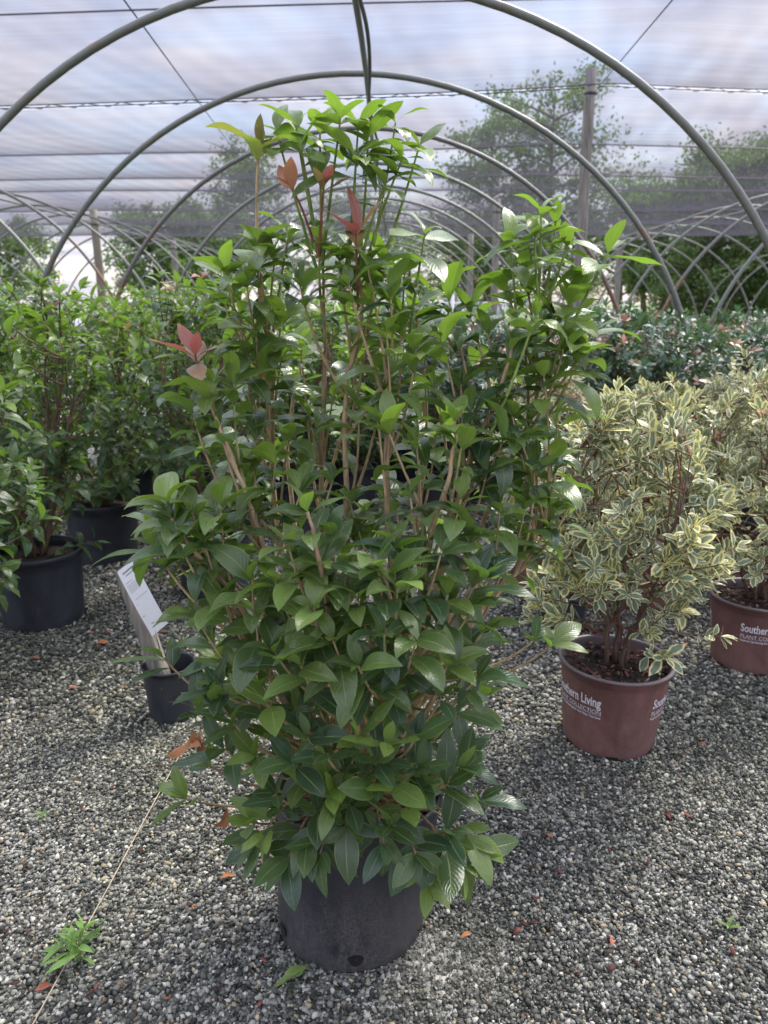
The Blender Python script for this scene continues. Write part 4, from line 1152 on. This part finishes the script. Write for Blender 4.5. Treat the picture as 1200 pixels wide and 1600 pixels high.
    def inside(x, y):
        c = False; j = len(outline) - 1
        for i in range(len(outline)):
            xi, yi = outline[i]; xj, yj = outline[j]
            if (yi > y) != (yj > y) and x < (xj - xi) * (y - yi) / (yj - yi) + xi: c = not c
            j = i
        return c
    k = 0
    while k < 34:
        x, y = rng.uniform(240, 930), rng.uniform(420, 1260) 
        if not inside(x, y) or (y < 760): continue
        shoot(x, y, rng.uniform(-0.12, 0.36) if y > 700 else rng.uniform(0, 0.3), 'n' if y < 1100 else 'd'); k += 1
    k = 0
    while k < 46:
        x, y = rng.uniform(300, 760), rng.uniform(860, 1220)
        if not inside(x, y): continue
        shoot(x, y, rng.uniform(-0.28, 0.15), 'd'); k += 1
    ST.V = [v - O for v in ST.V]
    ST.build('stems', M['stem'], root, smooth=True, col=True)
    LV.rows = [tuple(np.array(r[:3]) - O) + tuple(r[3:]) for r in LV.rows]
    print('hero leaves', len(LV.rows))
    LV.build('foliage', M['leaf'], root, nl=9, nw=4, p=0.90, q=0.76)
    # dead brown leaves caught in the lower left twigs
    DL = Leaves()
    for (px, py) in ((302, 1140), (296, 1155), (312, 1135), (318, 1160), (355, 1262)):
        p = pt(px, py, -0.16 + rng.normal(0, .01)) - O
        DL.add(p, (rng.normal(-.3, .3), rng.normal(-.2, .3), -1), rng.normal(0, 1, 3), 0.06, 0.024, 1.2, 0.9, 0.4, (0.5, rng.random(), 0))
    DL.build('dead_leaves', M['dead'], root, nl=8, nw=4)
    return root

M['dead'] = leaf_material('dead_leaf', (0.30, 0.12, 0.05), (0.38, 0.16, 0.07), (0.3, 0.08, 0.05), (0.36, 0.2, 0.1), (0.36, 0.17, 0.09), trans=0.1, rough=0.7, shine=0.2, tmul=(1, 1, 1))
M['dead_red'] = leaf_material('fallen_red_leaf', (0.25, 0.075, 0.055), (0.36, 0.13, 0.08), (0.3, 0.08, 0.05), (0.36, 0.2, 0.1), (0.3, 0.12, 0.09), trans=0.1, rough=0.7, shine=0.2, tmul=(1, 1, 1))
hero()

# ================================================================== ROWS OF SHRUBS
G_L = 'dark green shrubs in rows left of the aisle'
protoA = make_row_shrub(11, H=1.30, R=0.44, ntips=135, leaf_len=0.098)
protoB = make_row_shrub(12, H=1.22, R=0.42, ntips=130, leaf_len=0.096)
protoC = make_row_shrub(13, H=1.36, R=0.40, ntips=130, leaf_len=0.1)
used = set()
def place(proto, x, y, rz, label, group, sc=1.0, cat='potted shrub'):
    o = proto if id(proto) not in used else copy_tree(proto)
    used.add(id(proto))
    o.location = (x, y, 0); o.rotation_euler = (0, 0, rz); o.scale = (sc, sc, sc)
    tag(o, label, cat, group)
    return o
def gx(px, D): return at_y(px, 900, D)[0]
LR = [(protoA, at_z(65, 985)[0] - 0.05, 3.47, 0.3, 'green bushy shrub in the black pot at the left edge with a thick bare trunk'),
      (protoB, at_y(158, 890, 4.3)[0], 4.40, 1.9, 'green shrub whose black pot shows just behind the one at the left edge'),
      (protoC, at_y(330, 930, 3.7)[0], 3.85, 4.0, 'green shrub with red shoot tips directly behind the wooden stake and tag'),
      (protoB, -1.71, 2.62, 2.5, 'shrub mostly out of view whose leafy twigs enter at the left edge')]
rowsl = [(-2.55, 4.6), (-0.62, 4.95), (-1.25, 5.35), (-1.95, 5.5), (-2.7, 5.7), (-0.9, 6.2), (-1.6, 6.4), (-2.3, 6.6), (-0.75, 7.3), (-1.5, 7.5), (-2.4, 7.7), (-0.9, 8.6), (-1.7, 8.8), (-2.5, 9.0), (-1.0, 10.2), (-1.9, 10.4), (-0.15, 6.6), (-0.3, 5.6), (-0.15, 7.9), (-0.3, 9.2), (-4.3, 6.0), (-5.2, 6.4), (-6.1, 6.8), (-4.6, 7.6), (-5.6, 8.0)]
for q in LR: place(q[0], q[1], q[2], q[3], q[4], G_L)
names = ['first', 'second', 'third', 'fourth', 'fifth', 'sixth', 'seventh']
pr = [protoA, protoB, protoC]
desc = ['left edge behind the nearest pots', 'aisle side just behind the red tipped shrub', 'middle of the third row', 'left of the middle in the third row', 'far left of the third row', 'aisle side of the fourth row', 'middle of the fourth row', 'left side of the fourth row', 'aisle side of the fifth row', 'middle of the fifth row', 'left side of the fifth row', 'aisle side of the sixth row', 'middle of the sixth row', 'left side of the sixth row', 'aisle side of the last row', 'left side of the last row', 'middle of the aisle behind the big shrub, second back', 'middle of the aisle right behind the big shrub', 'middle of the aisle behind the big shrub, third back', 'middle of the aisle behind the big shrub, fourth back', 'right end of the first row in the left hand house', 'middle of the first row in the left hand house', 'left end of the first row in the left hand house', 'right end of the second row in the left hand house', 'left end of the second row in the left hand house']
for i, (x, y) in enumerate(rowsl):
    place(pr[(i * 2 + 1) % 3], x, y, i * 1.7, 'green nursery shrub at the ' + desc[i], G_L, 0.94 + 0.05 * math.sin(i * 2.1))

lime = make_small_shrub(40, 0.95, 0.42, 'lime', (0.15, 0.17, 0.28), ntips=110, leaf_len=0.085)
place(lime, at_y(400, 600, 5.9)[0] + 0.05, 5.9, 0, 'bright lime green shrub behind the left shoulder of the big shrub', 'lime green shrubs', 1.12)
place(lime, at_y(1190, 600, 8.0)[0], 8.0, 2, 'low yellow green shrub at the right edge beside a hoop foot', 'lime green shrubs', 0.7)
place(lime, at_y(1130, 600, 9.0)[0], 9.0, 3, 'yellow green shrub behind the pink tipped row at the right', 'lime green shrubs', 0.7)

G_V = 'cream edged shrubs in maroon pots'
potV = (0.156, 0.186, 0.31)
v1 = make_small_shrub(51, 0.92, 0.345, 'var', potV, ntips=178, leaf_len=0.068, angs=[math.radians(a) for a in (-150, -28, 92)], zst=0.17)
base = at_z(948, 1172); v1x = at_y(949, 1150, 2.44)[0]
place(v1, v1x, 2.44, 0, 'cream edged shrub in the nearest maroon printed pot to the right', G_V)
v1.rotation_euler = (0, math.radians(1.2), 0)
v2 = make_small_shrub(52, 0.95, 0.38, 'var', potV, ntips=178, leaf_len=0.068, angs=[math.radians(a) for a in (-100, 22, 142)], zst=0.17)
place(v2, at_y(1168, 1050, 3.05)[0], 3.05, 0, 'cream edged shrub in the maroon printed pot cut by the right edge', G_V)
place(v2, at_y(843, 930, 4.0)[0], 4.02, -1.3, 'cream edged shrub behind, its maroon pot half hidden by the big shrub', G_V, 0.95)
place(v1, at_y(1010, 900, 3.65)[0], 3.70, 2.1, 'cream edged shrub in the second row between the two printed pots', G_V, 0.93)
place(v2, at_y(1130, 900, 4.1)[0], 4.15, 3.0, 'cream edged shrub with pink tip right of the second row', G_V, 0.92)
place(v1, at_y(1230, 900, 4.0)[0], 4.0, 4.0, 'cream edged shrub at the right edge of the second row', G_V, 0.93)
blk = make_small_shrub(55, 0.35, 0.20, 'dark', (0.10, 0.115, 0.2), ntips=30, leaf_len=0.05)
place(blk, at_y(880, 990, 3.3)[0], 3.36, 0, 'small dark shrub in a little black pot behind the nearest maroon pot', 'small black pots')

G_P = 'dark shrubs with pink new growth'
p1 = make_small_shrub(61, 0.98, 0.40, 'dark', (0.15, 0.17, 0.28), ntips=150, leaf_len=0.066, pink=0.15)
p2 = make_small_shrub(62, 1.02, 0.42, 'dark', (0.15, 0.17, 0.28), ntips=150, leaf_len=0.066, pink=0.20)
PP = [(820, 5.9), (905, 6.0), (1000, 5.9), (1095, 6.1), (1190, 6.0), (850, 6.9), (935, 7.0), (1020, 6.9), (1110, 7.1), (780, 6.8), (880, 8.0), (960, 8.1), (1045, 8.0), (740, 7.8), (810, 8.4), (700, 8.6), (860, 9.3), (935, 9.5), (690, 5.6), (755, 5.9), (900, 5.0), (990, 4.95), (1085, 5.0), (1180, 5.1), (640, 6.6), (705, 6.9), (610, 8.3), (655, 9.4), (740, 9.6)]
rown = ['leftmost of the front row', 'second of the front row', 'third of the front row', 'fourth of the front row', 'rightmost of the front row', 'second of the middle row', 'third of the middle row', 'fourth of the middle row', 'rightmost of the middle row', 'leftmost of the middle row', 'right of centre in the third row', 'near the right end of the third row', 'rightmost of the third row', 'left of centre in the third row', 'centre of the third row', 'leftmost of the third row', 'left one of the last row', 'right one of the last row', 'front one behind the big shrub', 'front one right of the aisle', 'left end of the nearest row', 'second of the nearest row', 'third of the nearest row', 'right end of the nearest row', 'left middle one behind the big shrub', 'right middle one behind the big shrub', 'back one left of the thin grey post', 'back one behind the aisle centre', 'back one below the thin grey post']
for i, (px, D) in enumerate(PP):
    place(p1 if i % 2 else p2, at_y(px, 700, D)[0], D, i * 1.3, 'dark green shrub with pink new tips, ' + rown[i], G_P, 1.10 + 0.06 * math.sin(i * 1.9))

# ================================================================== SMALL THINGS
# little black pot with a leaning stake, and its paper tag
sx, sy = at_y(268, 1100, 2.57)[0], 2.57
root = empty('nursery_pot', (sx, sy, 0), label='little empty black pot holding a wooden stake at the left of the big shrub', cat='pot')
mb = MB(); mb.lathe(pot_profile(0.080, 0.094, 0.215, lip=0.005, lip_h=0.010, band=False), 48)
pt_ = mb.build('pot', M['pot_clean'], root, smooth=True)
soil_part(root, 0.086, 0.12, np.random.default_rng(1))
mb = MB(); V, F = text_mesh('6', 0.018, 0.7); wrap(mb, V, F, -1.62, 0.15, lambda z: 0.080 + 0.014 * z / 0.215 + 0 * z); mb.build('moulded_mark', M['rim_grey'], pt_)
# stake: a square timber from the pot up to its weathered end
e0 = at_y(262, 1050, sy + 0.0); e0[2] = 0.125; e0[0] = sx - 0.02
e1 = at_y(196, 893, sy - 0.03)
ax = unit(e1 - e0); Ls = np.linalg.norm(e1 - e0)
sroot = empty('wooden_stake', tuple(e0), label='weathered square wooden stake leaning out of the little black pot', cat='stake')
q = Vector(ax).to_track_quat('Z', 'Y').to_matrix().to_4x4() @ Matrix.Rotation(math.radians(-18), 4, 'Z')
mb = MB(); w, h = 0.075, 0.042
zs = np.linspace(0, Ls, 8); rg = np.random.default_rng(3)
V = []; 
for i, z in enumerate(zs):
    for (a, b) in ((-w / 2, -h / 2), (w / 2, -h / 2), (w / 2, h / 2), (-w / 2, h / 2)):
        j = 0.0012; V.append(list(q @ Vector((a + rg.normal(0, j), b + rg.normal(0, j), z + (0.02 * (a > 0) if i == 7 else 0)))))
F = [(i * 4 + k, i * 4 + (k + 1) % 4, (i + 1) * 4 + (k + 1) % 4, (i + 1) * 4 + k) for i in range(7) for k in range(4)] + [(28, 29, 30, 31), (3, 2, 1, 0)]
mb.add(V, F); mb.build('timber', M['wood'], sroot)
# tag corners traced: a stiff paper strip stapled to the stake
c = [at_y(183, 894, sy - 0.075), at_y(208, 873, sy - 0.07), at_y(256, 975, sy - 0.05), at_y(243, 992, sy - 0.055)]
U = unit(c[1] - c[0]); Wt = np.linalg.norm(c[1] - c[0]); Dn = unit(((c[3] - c[0]) + (c[2] - c[1])) / 2); Ln = np.linalg.norm(c[3] - c[0]) 
Nn = unit(np.cross(U, Dn)); Nn = Nn if Nn[1] < 0 else -Nn
troot = empty('paper_tag', tuple(c[0]), label='long white printed paper tag fixed to the wooden stake', cat='tag')
Wt = 0.076
mb = MB(); V = []; nn = 14
for k in range(nn + 1):
    t = k / nn; bow = 0.006 * math.sin(math.pi * t)
    for s in (0, 1): V.append(Dn * Ln * t + U * Wt * s + Nn * bow)
Vf = [v + Nn * 0.0006 for v in V]; Vb = V
F = [(2 * k, 2 * k + 1, 2 * k + 3, 2 * k + 2) for k in range(nn)]
mb.add(np.array(Vf), F); mb.add(np.array(Vb), [f[::-1] for f in F])
mb.build('sheet', simple('tag_paper', (0.74, 0.74, 0.76), 0.55, var=0.04), troot)
ink = simple('tag_ink', (0.16, 0.15, 0.16), 0.6)
mb = MB()
def tag_line(u0, u1, v, hh):
    P_ = lambda u, v_: U * Wt * u + Dn * Ln * v_ + Nn * (0.006 * math.sin(math.pi * v_) + 0.0013)
    mb.add([P_(u0, v), P_(u1, v), P_(u1, v + hh), P_(u0, v + hh)], [(0, 1, 2, 3)])
rg = np.random.default_rng(9)
for (v, h_, u0, u1) in ((0.06, .022, .2, .85), (0.11, .014, .3, .75), (0.20, .007, .12, .5), (0.24, .006, .12, .85), (0.265, .006, .12, .88), (0.29, .006, .12, .80), (0.315, .006, .12, .86), (0.34, .006, .12, .6), (0.45, .006, .2, .9), (0.52, .007, .12, .2), (0.70, .008, .1, .22), (0.85, .012, .3, .45), (0.88, .01, .5, .7)):
    u = u0
    while u < u1:
        s = rg.uniform(0.03, 0.09); tag_line(u, min(u1, u + s), v, h_); u += s + 0.018
mb.build('print', ink, troot)

# twine lying across the gravel
a, b = at_z(45, 1612, 0.016), at_z(292, 1158, 0.02)
mb = MB(); t = np.linspace(0, 1, 40)[:, None]; P = a + (b - a) * t; P[:, 0] += 0.0015 * np.sin(t[:, 0] * 3); P[:, 2] += 0.001 * np.sin(t[:, 0] * 13)
mb.tube(P, 0.0017, 6)
tag(mb.build('twine', simple('twine_fibre', (0.42, 0.34, 0.23), 0.8)), 'thin straw coloured twine running straight across the gravel at the lower left', 'twine')

def weed(px, py, size, n, label, seed, tall=1.0):
    rng = np.random.default_rng(seed); p = at_z(px, py)
    root = empty('weed', (p[0], p[1], 0.004), label=label, cat='weed', group='green weeds growing in the gravel')
    LV = Leaves(); ST = MB()
    for b in range(max(1, n // 7)):
        th = rng.uniform(0, 6.28); tip = np.array([0.5 * size * math.cos(th) * (b > 0), 0.5 * size * math.sin(th) * (b > 0), size * rng.uniform(0.5, 0.9) * tall])
        P = bez(np.zeros(3), tip * (0.4, 0.4, 0.8), tip, 8); ST.tube(P, np.linspace(0.0016, 0.0008, 8) * size / 0.06, 5, c=(0, 1, 0, 1))
        dress(LV, rng, P, 4, size * 0.16, size * 1.0, asp=0.24, spread=1.15, curl=(0.1, 0.9), age=0.5, tipn=1.5, fold=(0.2, 0.6))
    ST.build('stem', M['stem'], root, smooth=True, col=True); LV.build('leaves', M['weed'], root, nl=7, nw=4, p=0.75)
weed(125, 1505, 0.080, 22, 'largest weed with long narrow leaves beside the twine at the lower left', 3)
weed(68, 1285, 0.034, 8, 'tiny bright weed on the gravel at the left', 4)
weed(1136, 1462, 0.032, 8, 'tiny yellow green weed sprouting at the lower right', 8)

def ground_leaf(px, py, ln, rot, mat, label, seed, curl=0.5, fold=0.5):
    rng = np.random.default_rng(seed); p = at_z(px, py)
    LV = Leaves(); LV.add((-ln / 2 * math.cos(rot), -ln / 2 * math.sin(rot), 0.012), (math.cos(rot), math.sin(rot), 0.15), (rng.normal(0, .25), rng.normal(0, .25), 1), ln, ln * 0.36, curl, fold, 0.35, (0.8, 0.9, 0))
    o = LV.build('fallen_leaf', M[mat], None, nl=9, nw=4, p=0.86)
    o.location = (p[0], p[1], 0.004)
    return tag(o, label, 'leaf', 'leaves fallen on the gravel')
ground_leaf(458, 1538, 0.092, 0.5, 'leaf', 'green leaf lying on the gravel in front of the big black pot', 1, 0.15)
ground_leaf(357, 1377, 0.045, 0.4, 'dead', 'curled brown leaf on the gravel left of the big black pot', 2, 1.0, 0.9)
ground_leaf(304, 1424, 0.022, 0.9, 'dead', 'tiny brown leaf on the gravel left of the big pot', 7)
ground_leaf(68, 1550, 0.040, 3.4, 'dead_red', 'reddish dry leaf under the largest weed by the twine', 3, 0.6, 0.8)
ground_leaf(55, 1034, 0.055, 0.3, 'dead_red', 'red brown leaf on the gravel in front of the left black pot', 4)
ground_leaf(160, 1010, 0.065, 0.1, 'dead', 'orange leaf on the gravel right of the left black pot', 5)
ground_leaf(168, 993, 0.055, 0.2, 'dead_red', 'pinkish dry leaf just behind the orange leaf', 6)
ground_leaf(143, 993, 0.04, 2.6, 'dead_red', 'small mauve dry leaf left of the pinkish one', 16)
ground_leaf(115, 1080, 0.05, 0.8, 'dead_red', 'thin reddish leaf on the gravel left of the wooden stake', 8)
ground_leaf(193, 1078, 0.035, 2.0, 'dead', 'rounded orange leaf on the gravel under the leafy side twig', 9)
ground_leaf(255, 990, 0.05, 2.0, 'dead_red', 'dry leaf lying behind the paper tag', 10)
ground_leaf(1072, 1012, 0.05, 1.0, 'dead_red', 'dry reddish leaf between the two printed pots', 11)
ground_leaf(1095, 1168, 0.045, 2.5, 'dead_red', 'bright red sliver leaf right of the nearest maroon pot', 12)
ground_leaf(956, 1478, 0.035, 1.2, 'dead_red', 'dark red leaf on the gravel at the lower right', 13)
ground_leaf(858, 1312, 0.03, 2.2, 'dead_red', 'small red leaf below the nearest maroon pot', 14)
ground_leaf(728, 1470, 0.035, 0.4, 'dead', 'tan leaf scrap on the gravel right of the big pot', 15)

# bark flakes washed out of the pots
rng = np.random.default_rng(21)
cols = [(0.16, 0.045, 0.04), (0.075, 0.03, 0.025), (0.28, 0.09, 0.07), (0.05, 0.035, 0.03), (0.03, 0.02, 0.02)]
def flake(x, y, s, c, label, group):
    mb = MB(); chip(mb, (0, 0, 0), rng, s, c, 0.2)
    o = mb.build('bark_flake', M['chips'], None, col=True); o.location = (x, y, 0.013 + rng.uniform(0, 0.004))
    tag(o, label, 'bark flake', group)
for i in range(62):
    px, py = rng.uniform(760, 1200), rng.uniform(1060, 1560)
    if rng.random() < 0.3: px, py = rng.uniform(830, 1080), rng.uniform(1130, 1250)
    if 868 < px < 1050 and py < 1190: continue
    p = at_z(px, py); flake(p[0], p[1], rng.uniform(0.012, 0.03), cols[rng.integers(5)], 'small reddish bark flake lying on the gravel at the right', 'bark flakes scattered right of the big pot')
for i in range(34):
    px, py = rng.uniform(0, 420), rng.uniform(1000, 1590)
    p = at_z(px, py); flake(p[0], p[1], rng.uniform(0.010, 0.026), cols[1 + rng.integers(4)], 'small dark bark flake lying on the gravel at the left', 'bark flakes scattered left of the big pot')
